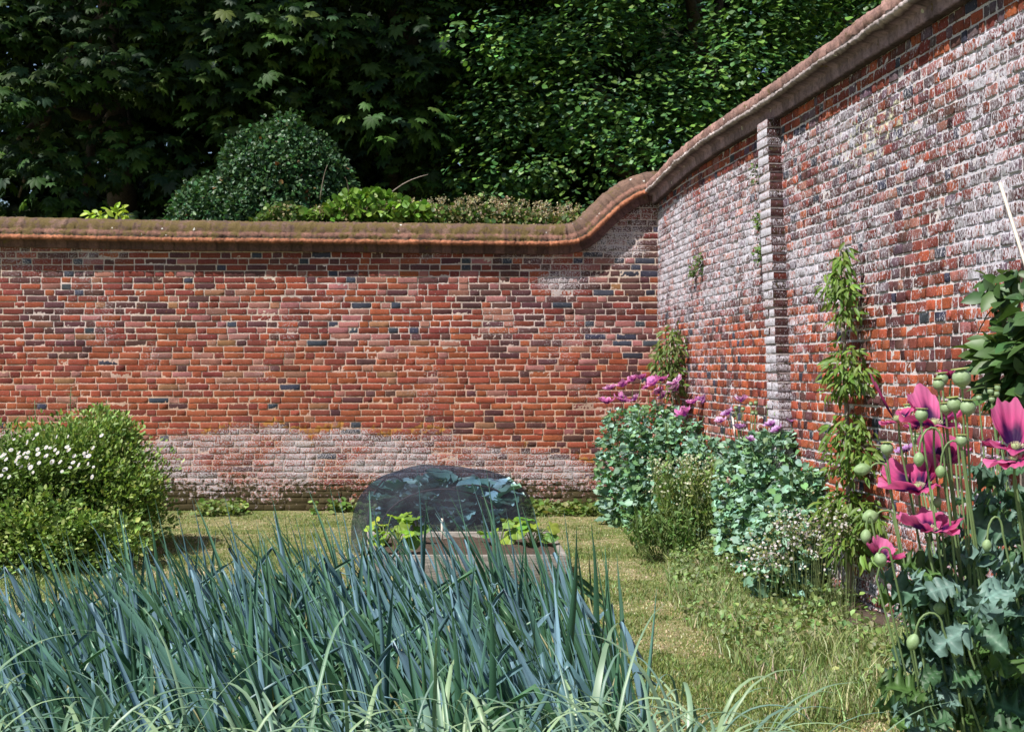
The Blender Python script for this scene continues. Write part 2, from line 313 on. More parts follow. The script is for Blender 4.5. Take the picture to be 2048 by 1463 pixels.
def brick_wall(u0, u1, mp, lipf, pick, maskf, mortar, jit, skip=None, joint=.012, proud=.0025, ls=1.0, rec=.003):
    V = []; Q = []; Cc = []; Lo = []; mi = []; n = 0
    rows = int(3.8/COURSE)
    for r in range(rows):
        z0 = r*COURSE; zc = z0+COURSE/2; u = u0-random.random()*.3; hd = r % 2
        while u < u1:
            L = (.1 if hd else .215)*random.uniform(.95, 1.05)*ls
            if random.random() < .12: L = (.215 if hd else .1)*ls
            hd = 1-hd; a, b = u, u+L; u = b+joint*random.uniform(.7, 1.3)
            if b < u0 or a > u1 or a < u0-.01 or b > u1+.01:
                a = max(a, u0); b = min(b, u1)
                if b-a < .04: continue
            if z0+COURSE*.5 > min(lipf(a), lipf(b))+.01: continue
            if skip and skip(a, b, zc): continue
            nu = 6 if L > .15*ls else 4; nz = 4
            sag = .010*(vnoise(a*.5, r*.31, 7)-.5)+.006*(vnoise(a*3, r*1.3, 8)-.5)
            h0 = z0+joint/2+sag+random.uniform(-.0025, .0025); h1 = z0+COURSE-joint/2+sag+random.uniform(-.0025, .0025)
            gu, gv = np.meshgrid(np.array([0, .025, .34, .66, .975, 1]) if nu == 6 else np.array([0, .05, .95, 1]), np.array([0, .09, .91, 1]), indexing='ij')
            eu = np.minimum(gu, 1-gu)*(b-a); ev = np.minimum(gv, 1-gv)*(h1-h0); edge = (np.minimum(eu, ev) < .002)
            corner = (eu < .002) & (ev < .002)
            du = rng.normal(0, .0013, gu.shape); dz = rng.normal(0, .0011, gu.shape)
            U = a+(b-a)*gu+du+np.where(corner, (.5-gu)*.006*ls, 0); Zz = h0+(h1-h0)*gv+dz+np.where(corner, (.5-gv)*.005, 0)
            pr = proud*random.uniform(-.2, 1.6); tilt = random.uniform(-.003, .003)
            W = np.where(edge, pr-.002, pr)+rng.normal(0, jit, gu.shape)+tilt*(gv-.5)*2
            if random.random() < .05: W = W-random.uniform(.001, .004)
            ring = [(i, 0) for i in range(nu)]+[(nu-1, j) for j in range(1, nz)]+[(i, nz-1) for i in range(nu-2, -1, -1)]+[(0, j) for j in range(nz-2, 0, -1)]
            ri = np.array([i*nz+j for i, j in ring])
            uf, zf, wf = U.ravel(), Zz.ravel(), W.ravel()
            uf = np.concatenate([uf, uf[ri]]); zf = np.concatenate([zf, zf[ri]]); wf = np.concatenate([wf, np.full(len(ri), -.03)])
            i, j = np.meshgrid(np.arange(nu-1), np.arange(nz-1), indexing='ij')
            q = np.stack([i*nz+j, (i+1)*nz+j, (i+1)*nz+j+1, i*nz+j+1], -1).reshape(-1, 4)
            k = np.arange(len(ri)); k2 = (k+1) % len(ri); q2 = np.stack([ri[k], nu*nz+k, nu*nz+k2, ri[k2]], 1)
            Q.append(np.vstack([q, q2])+n); n += len(uf)
            V.append((uf, zf, wf)); c = np.array(PAL[pick((a+b)/2, zc, L)])*random.uniform(.88, 1.12)*np.array([1, random.uniform(.9, 1.15), random.uniform(.9, 1.15)])
            Cc.append(np.tile(c, (len(uf), 1)))
    nb = sum(len(q) for q in Q)
    uf = np.concatenate([v[0] for v in V]); zf = np.concatenate([v[1] for v in V]); wf = np.concatenate([v[2] for v in V]); Cc = np.concatenate(Cc)
    # mortar sheet
    a = np.arange(u0, u1+.0175, .0175); a[-1] = u1; h = np.arange(-.1, 3.85, .0175); gu, gh = np.meshgrid(a, h, indexing='ij')
    gw = -rec+rng.normal(0, .0014, gu.shape)+.003*(fbm(gu*8, gh*8, 3)-.5)
    i, j = np.meshgrid(np.arange(len(a)-1), np.arange(len(h)-1), indexing='ij'); q = np.stack([i*len(h)+j, (i+1)*len(h)+j, (i+1)*len(h)+j+1, i*len(h)+j+1], -1).reshape(-1, 4)
    keep = gh[i, j].ravel() < lipf(gu[i, j].ravel())+.03; q = q[keep]+n
    mcol = np.array(mortar)*(.75+.5*fbm(gu*6, gh*6, 13))[..., None]
    if mp is back_map:
        y = HZ-(gh-EYE)*180; f = sst(640, 740, y)[..., None]; mcol = mcol*((1-f)+f*np.array([1.0, .82, .72]))
        f = sst(.35, .65, fbm(gu*1.5, gh*2, 17))[..., None]; mcol = mcol*(1-f)+f*mcol*np.array([1.1, 1.12, 1.25])
    U = np.concatenate([uf, gu.ravel()]); Z = np.concatenate([zf, gh.ravel()]); W = np.concatenate([wf, gw.ravel()])
    col = np.concatenate([Cc, mcol.reshape(-1, 3)])
    # bulk behind the face
    m = 160; bu = np.linspace(u0, u1, m); base = len(U); bz = lipf(bu)+.02
    U = np.concatenate([U, bu, bu, bu, bu]); Z = np.concatenate([Z, bz, bz, np.full(m, -.1), bz*0-.1]); W = np.concatenate([W, np.full(m, -.012), np.full(m, -.33), np.full(m, -.33), np.full(m, -.33)])
    col = np.concatenate([col, np.tile(PAL['R'], (4*m, 1))]); k = np.arange(m-1)
    q3 = np.vstack([np.stack([base+k, base+k+1, base+m+k+1, base+m+k], 1), np.stack([base+m+k, base+m+k+1, base+2*m+k+1, base+2*m+k], 1)])
    return mesh_data('brickwork', mp(U, Z, W), [np.vstack(Q+[q, q3])], None or [], col=col, msk=maskf(U, Z), loc=np.stack([U, Z, W], -1))
def set_mat(me, m): me.materials.clear(); me.materials.append(m); return me

def coping_mat():
    m, t, b = M('mossy_coping'); a = attr(t, 'Col'); k = attr(t, 'Msk'); l = attr(t, 'Wl'); v = l.outputs['Vector']; sp = nd(t, 'ShaderNodeSeparateColor'); t.links.new(k.outputs['Color'], sp.inputs[0])
    c = mix(t, 1.0, a.outputs['Color'], ramp(t, noise(t, v, 40, 5, .7), [(.3, (.55, .52, .5)), (.5, (1, 1, 1)), (.72, (1.45, 1.4, 1.3))]), 'MULTIPLY')
    n = mth(t, 'MULTIPLY_ADD', noise(t, v, 7, 6, .75), 3.0, -1.0)
    c = mix(t, mth(t, 'MULTIPLY_ADD', mth(t, 'SUBTRACT', n, mth(t, 'SUBTRACT', 1.0, sp.outputs[0])), 5, .4, clamp=True), c, mix(t, noise(t, v, 60, 3), (.05, .036, .01), (.2, .135, .045)))
    vo = nd(t, 'ShaderNodeTexVoronoi'); vo.inputs['Scale'].default_value = 11; t.links.new(v, vo.inputs['Vector'])
    sp2 = nd(t, 'ShaderNodeSeparateColor'); t.links.new(vo.outputs['Color'], sp2.inputs[0])
    d = mth(t, 'LESS_THAN', mth(t, 'ADD', vo.outputs['Distance'], mth(t, 'MULTIPLY', noise(t, v, 30, 3), .25)), mth(t, 'MULTIPLY_ADD', sp2.outputs[0], .22, .08))
    c = mix(t, mth(t, 'MULTIPLY', d, mth(t, 'GREATER_THAN', sp.outputs[1], sp2.outputs[1])), c, (.62, .6, .55))
    t.links.new(c, b.inputs['Base Color']); b.inputs['Roughness'].default_value = .95; bump(t, b, noise(t, v, 60, 6, .75), 1.0, .012); return m
MAT['coping'] = coping_mat()
# profile of the coping (w out, h up from the lip underside)
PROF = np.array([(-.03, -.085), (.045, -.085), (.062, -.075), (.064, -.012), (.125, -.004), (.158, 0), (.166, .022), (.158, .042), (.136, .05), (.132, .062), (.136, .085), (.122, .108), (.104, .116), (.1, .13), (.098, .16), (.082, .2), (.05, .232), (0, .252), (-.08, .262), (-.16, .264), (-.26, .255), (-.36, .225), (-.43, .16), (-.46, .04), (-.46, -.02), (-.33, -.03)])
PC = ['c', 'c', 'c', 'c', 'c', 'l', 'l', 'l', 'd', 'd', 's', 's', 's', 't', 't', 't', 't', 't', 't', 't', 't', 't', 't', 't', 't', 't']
CP = dict(c=(.13, .07, .07), l=(.36, .14, .075), d=(.07, .045, .03), s=(.2, .1, .075), t=(.15, .09, .068))  # c: corbel and lip underside, with the shade there painted in
PROF2 = np.array([(-.03, -.1), (.045, -.1), (.06, -.09), (.064, -.02), (.125, -.006), (.16, 0), (.168, .014), (.16, .028), (.148, .034), (.156, .046), (.158, .09), (.15, .13), (.13, .155), (.09, .18), (.03, .2), (-.08, .22), (-.2, .22), (-.36, .18), (-.44, .1), (-.46, .0), (-.33, -.03)])
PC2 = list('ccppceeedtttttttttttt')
CP2 = dict(c=(.08, .05, .055), p=(.34, .24, .28), e=(.45, .38, .36), d=(.04, .035, .03), t=(.36, .21, .175))  # c: shade under lip and corbel put into the colour
PROF2[9:, 1] = .046+(PROF2[9:, 1]-.046)*.72
def coping(mp, pu, pz, palt, mossf, whitef, scale_h=1.0, PROF=PROF, PC=PC, CP=CP):
    m = len(pu); k = len(PROF); du = np.gradient(pu); dz = np.gradient(pz); L = np.hypot(du, dz); nu_, nz_ = -dz/L, du/L
    s = np.concatenate([[0], np.cumsum(np.hypot(np.diff(pu), np.diff(pz)))])
    seg = np.floor(s/.118).astype(int); frac = s/.118-seg; groove = np.where((frac < .16), .004, 0); gc = np.where(frac < .16, .7, 1.)
    r = np.array([hsh(int(a), 3) for a in seg]); Wp, Hp = PROF[:, 0], PROF[:, 1]*scale_h
    amp = np.where(Wp > -.1, 1.25, .3)
    J = rng.normal(0, .0042, (m, k)); J2 = rng.normal(0, .004, (m, k)); low = (fbm(s[:, None]*2.5+0*Wp[None], np.arange(k)[None]*.3+0*s[:, None], 5)-.5)*.02
    W = Wp[None]+(J-groove[:, None]*1.0+low+(r[:, None]-.5)*.006)*amp; H = Hp[None]+J2+low*.35+(r[:, None]-.5)*.004
    H[:, :4] = Hp[:4]+J2[:, :4]*.5
    U = pu[:, None]+nu_[:, None]*H; Z = pz[:, None]+nz_[:, None]*H
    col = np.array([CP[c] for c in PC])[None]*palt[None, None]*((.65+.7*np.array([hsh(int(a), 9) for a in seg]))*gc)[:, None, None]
    moss = mossf(pu)[:, None]*np.array([0.25 if c in 'cpe' else .32 if c == 'l' else .8 if c in 'ds' else 1. for c in PC])[None]
    wh = whitef(pu)[:, None]*np.array([0. if c in 'cl' else 2. if c in 'pe' else 1. for c in PC])[None]
    msk = np.stack([moss, wh, 0*wh], -1)
    i, j = np.meshgrid(np.arange(m-1), np.arange(k), indexing='ij'); q = np.stack([i*k+j, (i+1)*k+j, (i+1)*k+(j+1) % k, i*k+(j+1) % k], -1).reshape(-1, 4)
    S = np.repeat(s[:, None], k, 1)
    end = [np.arange(k)[None], (np.arange(k)+(m-1)*k)[None]]
    return mesh_data('coping', mp(U.ravel(), Z.ravel(), W.ravel()), [q]+end, MAT['coping'], col=col.reshape(-1, 3), msk=msk.reshape(-1, 3), loc=np.stack([S.ravel(), np.tile(np.cumsum(np.hypot(*np.gradient(PROF, axis=0).T)), m), 0*S.ravel()], -1), smooth=False)
# back wall
wall = empty('brick_wall', (-2.5, BW, 0), 'long low red brick wall across the back with a mossy coping that sweeps up at the corner', 'wall')
UC = float(sX[0])
me = set_mat(brick_wall(-7.4, UC+.1, back_map, lip_back, pick_back, masks_back, MORT['back'], .0008), MAT['brick_back'])
link('brickwork', me, wall); wall.children[0].location = (2.5, -BW, 0)
pu = np.arange(-7.4, -0.0, .0197); pu2 = np.linspace(0, UC+.18, 130); pu = np.concatenate([pu, pu2]); pz = smooth(lip_back(pu), 3); pz[0] = pz[1]
# the sweep: resample evenly
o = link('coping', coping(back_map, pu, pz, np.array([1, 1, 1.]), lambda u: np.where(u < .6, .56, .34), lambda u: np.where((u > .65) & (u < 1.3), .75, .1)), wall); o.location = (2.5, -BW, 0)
# side wall
sw = empty('brick_wall', side_map(np.array(3.5), np.array(0.), 0), 'tall whitened red brick wall running along the right side with a brick pilaster', 'wall')
def off(o, p): o.location = tuple(-np.array(p.location)); return o
pA, pB = side_u(1512), side_u(1565)
def pil_u(z): return side_u(1556)+.2-(z-1.4)*.11   # centre of pilaster, leans
def skip(a, b, z): c = pil_u(z); return (a < c+.09) and (b > c-.17)
SEND = float(np.interp(.6, sZ[::-1], uu[::-1]))-.05 if sZ.min() < .6 else UEND-.1
me = set_mat(brick_wall(.0, min(SEND, 9.0), side_map, lip_side, pick_side, masks_side, MORT['side'], .0022, skip=None, joint=.013, proud=.004, ls=.5, rec=.004), MAT['brick_side']); off(link('brickwork', me, sw), sw)
pu = np.arange(-.12, min(SEND, 9.0), .0197); pz = smooth(lip_side(pu), 4)
off(link('coping', coping(side_map, pu, pz, np.array([.9, .9, .95]), lambda u: .2+0*u, lambda u: .28+0*u, 1., PROF2, PC2, CP2), sw), sw)
# pilaster: a stack of bricks standing proud of the wall
def pilaster():
    V = []; Q = []; Cc = []; n = 0; Lo = []; Mk = []
    for r in range(50):
        zc = r*COURSE+.035; c = pil_u(zc)
        if zc > 3.52: break
        parts = [(-.15, .075)] if r % 2 else [(-.15, -.045), (-.035, .075)]
        for (a0, b0) in parts:
            wo = .115+random.uniform(-.007, .006); a = c+a0; b = c+b0+random.uniform(-.006, .006); z0 = r*COURSE+random.uniform(.004, .012); z1 = (r+1)*COURSE-random.uniform(.004, .012)
            g = 5; pts = []
            us = np.linspace(a, b, g); zs = np.linspace(z0, z1, 4); ws = np.linspace(-.02, wo, 4)
            def grid(A, B, f):
                nonlocal n
                x, y = np.meshgrid(A, B, indexing='ij'); u_, z_, w_ = f(x, y); j3 = rng.normal(0, .0025, (3,)+x.shape); ed = ((x == A[0]) | (x == A[-1]) | (y == B[0]) | (y == B[-1]))
                u_ = u_+j3[0]*(~ed); z_ = z_+j3[1]*(~ed); w_ = w_+j3[2]*(~ed)
                i, j = np.meshgrid(np.arange(len(A)-1), np.arange(len(B)-1), indexing='ij'); q = np.stack([i*len(B)+j, (i+1)*len(B)+j, (i+1)*len(B)+j+1, i*len(B)+j+1], -1).reshape(-1, 4)+n
                Q.append(q); V.append(np.stack([u_.ravel(), z_.ravel(), w_.ravel()], -1)); n += x.size; return x.size
            ct = 0; rd = .006
            ct += grid(us, zs, lambda x, y: (x, y, wo-rd*(((x == a) | (x == b)) | ((y == z0) | (y == z1)))))
            dirty = 0
            ct2 = grid(ws, zs, lambda x, y: (b+0*x-rd*((y == z0) | (y == z1)), y, np.where(x == wo, wo-rd, x)))
            ct3 = grid(ws, zs, lambda x, y: (a+0*x, y, np.where(x == wo, wo-rd, x)))
            ct3 += grid(us, ws, lambda x, y: (x, z1+0*x, np.where(y == wo, wo-rd, y))); ct3 += grid(us, ws, lambda x, y: (x, z0+0*x, np.where(y == wo, wo-rd, y)))
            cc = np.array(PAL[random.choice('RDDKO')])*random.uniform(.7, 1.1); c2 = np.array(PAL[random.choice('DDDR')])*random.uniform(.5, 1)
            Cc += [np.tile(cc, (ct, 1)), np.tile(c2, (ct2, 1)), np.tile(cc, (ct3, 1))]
            wf = random.choice([.6, .75, .85]); ws2 = random.choice([.2, .3, .5, .3]) if zc > 1.7 else .6
            Mk += [np.tile((wf, .1, 0), (ct, 1)), np.tile((ws2, .3, .0), (ct2, 1)), np.tile((.5, .1, 0), (ct3, 1))]
    # mortar core
    for r in range(50):
        zc = r*COURSE; c = pil_u(zc+.035)
        for (f0, f1) in (((c-.14, .1), (c+.063, .1)), ((c+.063, .1), (c+.063, -.03)), ((c-.14, -.03), (c-.14, .1))):
            V.append(np.array([[f0[0], zc, f0[1]], [f1[0], zc, f1[1]], [f1[0], zc+COURSE, f1[1]], [f0[0], zc+COURSE, f0[1]]])); Q.append(np.array([[0, 1, 2, 3]])+n); n += 4
            Cc.append(np.tile((.5, .46, .45), (4, 1))); Mk.append(np.tile((.3, .3, 0), (4, 1)))
    V = np.concatenate(V); Mk = np.concatenate(Mk)
    me = mesh_data('pilaster', side_map(V[:, 0], V[:, 1], V[:, 2]), [np.concatenate(Q)], MAT['brick_side'], col=np.concatenate(Cc), msk=Mk, loc=V[:, [0, 1, 2]]+V[:, [2, 2, 2]]*np.array([1, 0, 0]))
    off(link('pilaster', me, sw), sw)
pilaster()
patch('border_soil', lambda a, b: np.where(b < 12.45, a-(np.interp(b, sZ[::-1], sX[::-1])-(.12+.1*sst(10, 6, b)+.05*np.sin(b*2.2)+.2*(b-9)*(b > 9)*.4)), -1)*np.where(a < np.interp(b, sZ[::-1], sX[::-1])-.02, 1, -1), .2, 2.9, 2.2, 12.4, .05, 'bare soil strip of the border below the right wall', 90, 220, 8)
# ================================================================== planting
def vary(col, n, a=.2, hue=.12):
    c = np.asarray(col, float)
    if c.ndim == 1: c = np.tile(c, (n, 1))
    return np.clip(c*np.exp(rng.normal(0, a, (n, 1)))*np.exp(rng.normal(0, hue, (n, 3))), .002, .9)
def pickc(cols, n, p=None): cols = np.array(cols, float); return cols[rng.choice(len(cols), n, p=p)]
T_leaf = leaf_t(.5, .25, .12); T_lance = leaf_t(.3, .4, .16); T_small = small_leaf(.85); T_round = small_leaf(1.1, .06); T_palm = palmate(); T_needle = small_leaf(.35, .05)
def clumpy(n, ctr, rad, nclump, cr, flat=.6, shell=.55, zmin=None, front=None):
    """points in clumps spread through an ellipsoid: returns pos, outward dir"""
    d = rdir(nclump)
    if front is not None: d = norm(d+np.array(front)*rng.random((nclump, 1)))
    rr = (shell+(1-shell)*rng.random((nclump, 1))**.6)*(.86+.28*rng.random((nclump, 1)))
    cc = np.array(ctr)+d*rr*np.array(rad)
    k = rng.choice(nclump, n); off = rng.normal(size=(n, 3)); off = off/np.maximum(1, np.linalg.norm(off, axis=1, keepdims=True)/1.6)
    p = cc[k]+off*cr*np.array([1, 1, flat])*(.6+.8*rng.random((nclump, 1))[k]); out = norm(off*np.array([1, 1, .4])+d[k]*.8)
    if zmin is not None: m = p[:, 2] > zmin; p, out, k = p[m], out[m], k[m]
    return p, out, k
def trunk_limbs(mb, base, h, r, ctr, rad, nl=7, lean=(0, 0)):
    base = np.array(base, float); t = np.linspace(0, 1, 9)[:, None]; top = base+np.array([lean[0], lean[1], h])
    pts = base+(top-base)*t+np.array([.12, .1, 0])*np.sin(t*5)*r*3; tube(mb, pts, r*(1-.6*t[:, 0]), 9)
    for i in range(nl):
        a = pts[3+i % 6]; e = np.array(ctr)+rdir(1)[0]*np.array(rad)*.75; s = np.linspace(0, 1, 7)[:, None]
        tube(mb, a+(e-a)*s+np.array([0, 0, .6])*np.sin(s*PI)+rng.normal(0, .05, (7, 3)), r*.42*(1-.85*s[:, 0]), 6)
def tree(name, label, group, base, h, r, ctr, rad, n, ncl, cr, tmpl, scale, cols, zmin=2.2, droop=.5, flat=.5, over=None, mat='dark_leaf', front=(0, -.9, 0), p=None, shell=.55):
    root = empty(name, base, label, 'tree', group)
    mb = MB(); trunk_limbs(mb, base, h, r, ctr, rad); mb.build('trunk', MAT['bark'], root)
    mb = MB(); pos, out, k = clumpy(n, ctr, rad, ncl, cr, flat, shell, zmin, front); m = len(pos)
    d = norm(out*np.array([1, 1, .3])+np.array([0, 0, -droop])+rng.normal(0, .3, (m, 3))); nn = norm(np.array([0, 0, 1.])+out*.5+rng.normal(0, .35, (m, 3)))
    clv = np.exp(rng.normal(0, .22, (ncl, 1)))[k]
    scatter(mb, tmpl, pos, d, nn, scale*(.7+.6*rng.random(m)), vary(pickc(cols, m, p)*clv, m, .16, .08))
    if over:  # out-of-view leaf mass added above the crown to shade it
        for (oc, orad, on, osz) in over:
            pos, out, k = clumpy(on, oc, orad, max(20, on//25), .7, .4, .2); m = len(pos)
            scatter(mb, T_round, pos, rdir(m)+np.array([0, 0, -.3]), norm(np.array([0, 0, 1.])+rng.normal(0, .5, (m, 3))), osz*(.7+.6*rng.random(m)), vary(cols[0], m))
    mb.build('crown', MAT[mat], root); return root
CH = [(.022, .055, .012), (.035, .075, .016), (.02, .045, .02), (.06, .11, .02)]
tree('horse_chestnut_tree', 'dark horse chestnut with broad hand shaped leaves behind the far left end of the wall', 'trees behind the wall', (-7.2, 20.5, 0), 9, .38, (-6.6, 20.0, 6.4), (4.8, 3.4, 5.4), 11500, 220, .5, T_palm, .18, CH, 2.6, .75, .35, [((-7.5, 17.8, 11.4), (5.5, 4, 2.0), 3600, .34)])
tree('horse_chestnut_tree', 'dark horse chestnut with lit leaf tips above the rounded evergreen', 'trees behind the wall', (-1.8, 21, 0), 9, .4, (-2.0, 20.2, 6.8), (4.2, 3.4, 5.2), 11500, 220, .5, T_palm, .18, CH, 2.6, .75, .35, [((-2.5, 17.8, 11.5), (5.2, 4, 2.0), 4000, .34)])
LM = [(.095, .21, .045), (.065, .16, .05), (.15, .27, .055), (.055, .13, .065)]
tree('lime_tree', 'lighter green small leaved tree behind the rising corner of the walls', 'trees behind the wall', (3.6, 21, 0), 8, .3, (2.7, 19.0, 6.4), (4.2, 3.4, 4.7), 90000, 340, .36, T_round, .076, LM, 2.6, .6, .6, None, 'gloss_leaf', shell=.6)
tree('lime_tree', 'small leaved tree showing above the coping of the right wall', 'trees behind the wall', (6.6, 18, 0), 8, .25, (6.2, 16.5, 6.6), (2.6, 2.8, 3.6), 20000, 150, .4, T_round, .085, LM, 3.6, .6, .6, None, 'gloss_leaf')
# the wood beyond, one dark mass
mb = MB(); n = 15000; pos = np.stack([rng.uniform(-19, 19, n), 26+rng.normal(0, 1.2, n)+0*rng.random(n), rng.uniform(.2, 17, n)], -1); pos[:, 1] += 1.4*np.sin(pos[:, 0]*1.1)+1.2*np.sin(pos[:, 2]*1.7+pos[:, 0])
scatter(mb, T_round, pos, rdir(n)+np.array([0, 0, -.6]), norm(np.array([0, -.6, .8])+rng.normal(0, .4, (n, 3))), rng.uniform(.45, .85, n), vary((.018, .035, .014), n, .3))
n = 44000; pos = np.stack([rng.uniform(-13, 12, n), 23.6+rng.normal(0, .7, n), rng.uniform(.2, 11, n)], -1); pos[:, 1] += .9*np.sin(pos[:, 0]*1.7)+.7*np.sin(pos[:, 2]*2.1+pos[:, 0])
scatter(mb, T_small, pos, rdir(n)+np.array([0, 0, -.6]), norm(np.array([0, -.6, .8])+rng.normal(0, .4, (n, 3))), rng.uniform(.14, .26, n), vary((.022, .045, .018), n, .3))
tag(mb.top('woodland', MAT['dark_leaf'], (0, 26, 0)), 'dark mass of woodland far behind the garden wall', 'woodland', kind='stuff')
# unseen upper boughs, added to shade the wall trees (in the chestnuts' crowns, above)
# rounded evergreen
root = empty('evergreen_shrub', (-3.1, 15.2, 0), 'rounded dark evergreen mound rising behind the brick wall', 'shrub')
mb = MB(); tube(mb, np.array([[-3.1, 15.3, 0], [-3.1, 15.2, 1.5], [-3.0, 15.1, 3]]), np.array([.16, .13, .06]), 8); mb.build('trunk', MAT['bark'], root)
mb = MB()
for c, r, n in (((-3.1, 15.1, 3.4), (.95, .9, 1.5), 30000), ((-3.8, 15.1, 2.85), (.95, .9, 1.35), 22000), ((-4.5, 15.1, 2.35), (.8, .8, 1.15), 14000), ((-2.6, 15.2, 3.0), (.65, .7, 1.5), 14000)):
    d = rdir(n); lump = 1+.16*(fbm(d[:, 0]*4+c[0], d[:, 2]*4+d[:, 1]*3, 5)-.5)*2+.10*(fbm(d[:, 0]*12, d[:, 2]*12+d[:, 1]*9, 6)-.5)*2; pos = np.array(c)+d*np.array(r)*(lump*rng.uniform(.86, 1.03, n))[:, None]
    scatter(mb, T_small, pos, norm(d*.6+np.array([0, 0, -.3])+rng.normal(0, .6, (n, 3))), norm(d+rng.normal(0, .5, (n, 3))), .055*rng.uniform(.6, 1.4, n), vary(pickc([(.045, .11, .04), (.07, .145, .05), (.05, .11, .055), (.2, .1, .04)], n, [.405, .37, .22, .005]), n))
mb.build('crown', MAT['gloss_leaf'], root)
# ivy along the top of the wall
def ivy():
    root = empty('ivy', (-.9, 12.66, 3.15), 'ivy with pale seed heads growing over the top of the back wall', 'ivy')
    mb = MB(); n = 8000; x = rng.uniform(487, 1172, n); X = (x-1024)/178; h = .07+.30*np.exp(-((x-735)/95)**2)+.16*np.exp(-((x-560)/50)**2)+.15*np.exp(-((x-960)/190)**2)+.06*(vnoise(X*7, X*0, 4)-.5)
    h = h*sst(485, 530, x)+.02; z = lip_back(X)+.2+rng.random(n)**.8*h*1.02; Y = 12.78+rng.normal(0, .13, n); Y = np.clip(Y, 12.52, 13.3)
    pos = np.stack([X, Y, z], -1); brt = (z > lip_back(X)+.3)&(abs(x-735) < 130); tan = rng.random(n) < np.where(x > 850, .62, np.where(x < 620, .35, .18))
    c = pickc([(.08, .16, .03), (.12, .2, .035), (.06, .11, .03)], n); c[tan] = pickc([(.3, .28, .13), (.36, .3, .17), (.22, .2, .09)], tan.sum()); c[brt] = pickc([(.13, .26, .03), (.2, .33, .05)], brt.sum())
    dn = norm(rng.normal(0, .6, (n, 3))+np.array([0, -.6, .4])); scatter(mb, T_round, pos, norm(rng.normal(size=(n, 3))+np.array([0, -.2, .2])), dn, np.where(brt, .075, np.where(tan, .03, .05))*rng.uniform(.7, 1.3, n), vary(c, n, .15, .08))
    n = 420; x = rng.uniform(620, 1160, n); X = (x-1024)/178; hh = .15+.14*np.exp(-((x-960)/190)**2); p = np.stack([X, rng.uniform(12.55, 12.9, n), lip_back(X)+.25+hh*rng.uniform(.5, 1.15, n)], -1)
    P2 = np.repeat(p, 12, 0)+rng.normal(0, .016, (n*12, 3)); scatter(mb, T_round, P2, rdir(n*12), rdir(n*12), .018, vary((.38, .33, .2), n*12, .25))
    mb.build('leaves', MAT['leaf'], root)
    mb = MB()
    for a, b in (((757, 408), (856, 349)), ((640, 400), (655, 330)), ((930, 420), (920, 398)), ((1040, 430), (1050, 400)), ((700, 400), (690, 355))):
        mb = MB(); A = P(*a, 12.7); B = P(*b, 12.5); t = np.linspace(0, 1, 7)[:, None]; tube(mb, A+(B-A)*t+np.array([0, 0, .06])*np.sin(t*PI), .008*(1-.6*t[:, 0]), 5); mb.build('stem', MAT['stem'], root)
ivy()
mb = MB(); n = 60; pos = np.concatenate([P(195, 436, 12.9)+rng.normal(0, .05, (n//2, 3)), P(236, 424, 12.9)+rng.normal(0, .06, (n//2, 3))]); pos[:, 2] = np.maximum(pos[:, 2], 3.2)
scatter(mb, T_leaf, pos, norm(rng.normal(0, .6, (n, 3))+np.array([0, -.3, -.2])), norm(rng.normal(0, .3, (n, 3))+np.array([-.2, -.5, .7])), .1, vary((.32, .46, .04), n, .12, .06))
for a in (195, 236): tube(mb, [P(a, 450, 13), P(a, 436, 12.95), P(a-2, 424, 12.9)], .006, 5, (.1, .09, .04))
tag(mb.top('tree_seedling', MAT['leaf'], P(215, 445, 12.95)), 'two bright yellow green seedling sprigs just above the left part of the wall top', 'seedling')

# ---------------------------------------------------------- little plants rooted in the right wall
for (x, y, sz, lb) in ((1525, 345, .10, 'tuft of fern rooted high on the pilaster edge'), (1527, 440, .07, 'small fern rooted halfway up the pilaster edge'), (1527, 500, .08, 'lowest fern tuft rooted on the pilaster edge'), (1406, 522, .075, 'upper of two ferns rooted in the wall left of the pilaster'), (1393, 542, .065, 'lower of two ferns rooted in the wall left of the pilaster')):
    u = side_u(x); s_ = F/np.interp(u, uu, sZ); z = EYE+(HZ-y)/s_; b = side_map(np.array(u), np.array(z), .01); mb = MB(); n = 70
    d = norm(rng.normal(0, .5, (n, 3))+np.array([-.8, -.3, -.3])); pos = b+d*rng.random((n, 1))*sz+np.array([0, 0, 1])*rng.normal(0, sz*.5, (n, 1))
    scatter(mb, T_small, pos, norm(d+np.array([0, 0, -.4])), norm(rng.normal(0, .4, (n, 3))+np.array([-.4, -.3, .8])), .028, vary((.1, .17, .04), n)); tag(mb.top('wall_fern', MAT['leaf'], b), lb, 'fern', 'ferns rooted in the right wall')

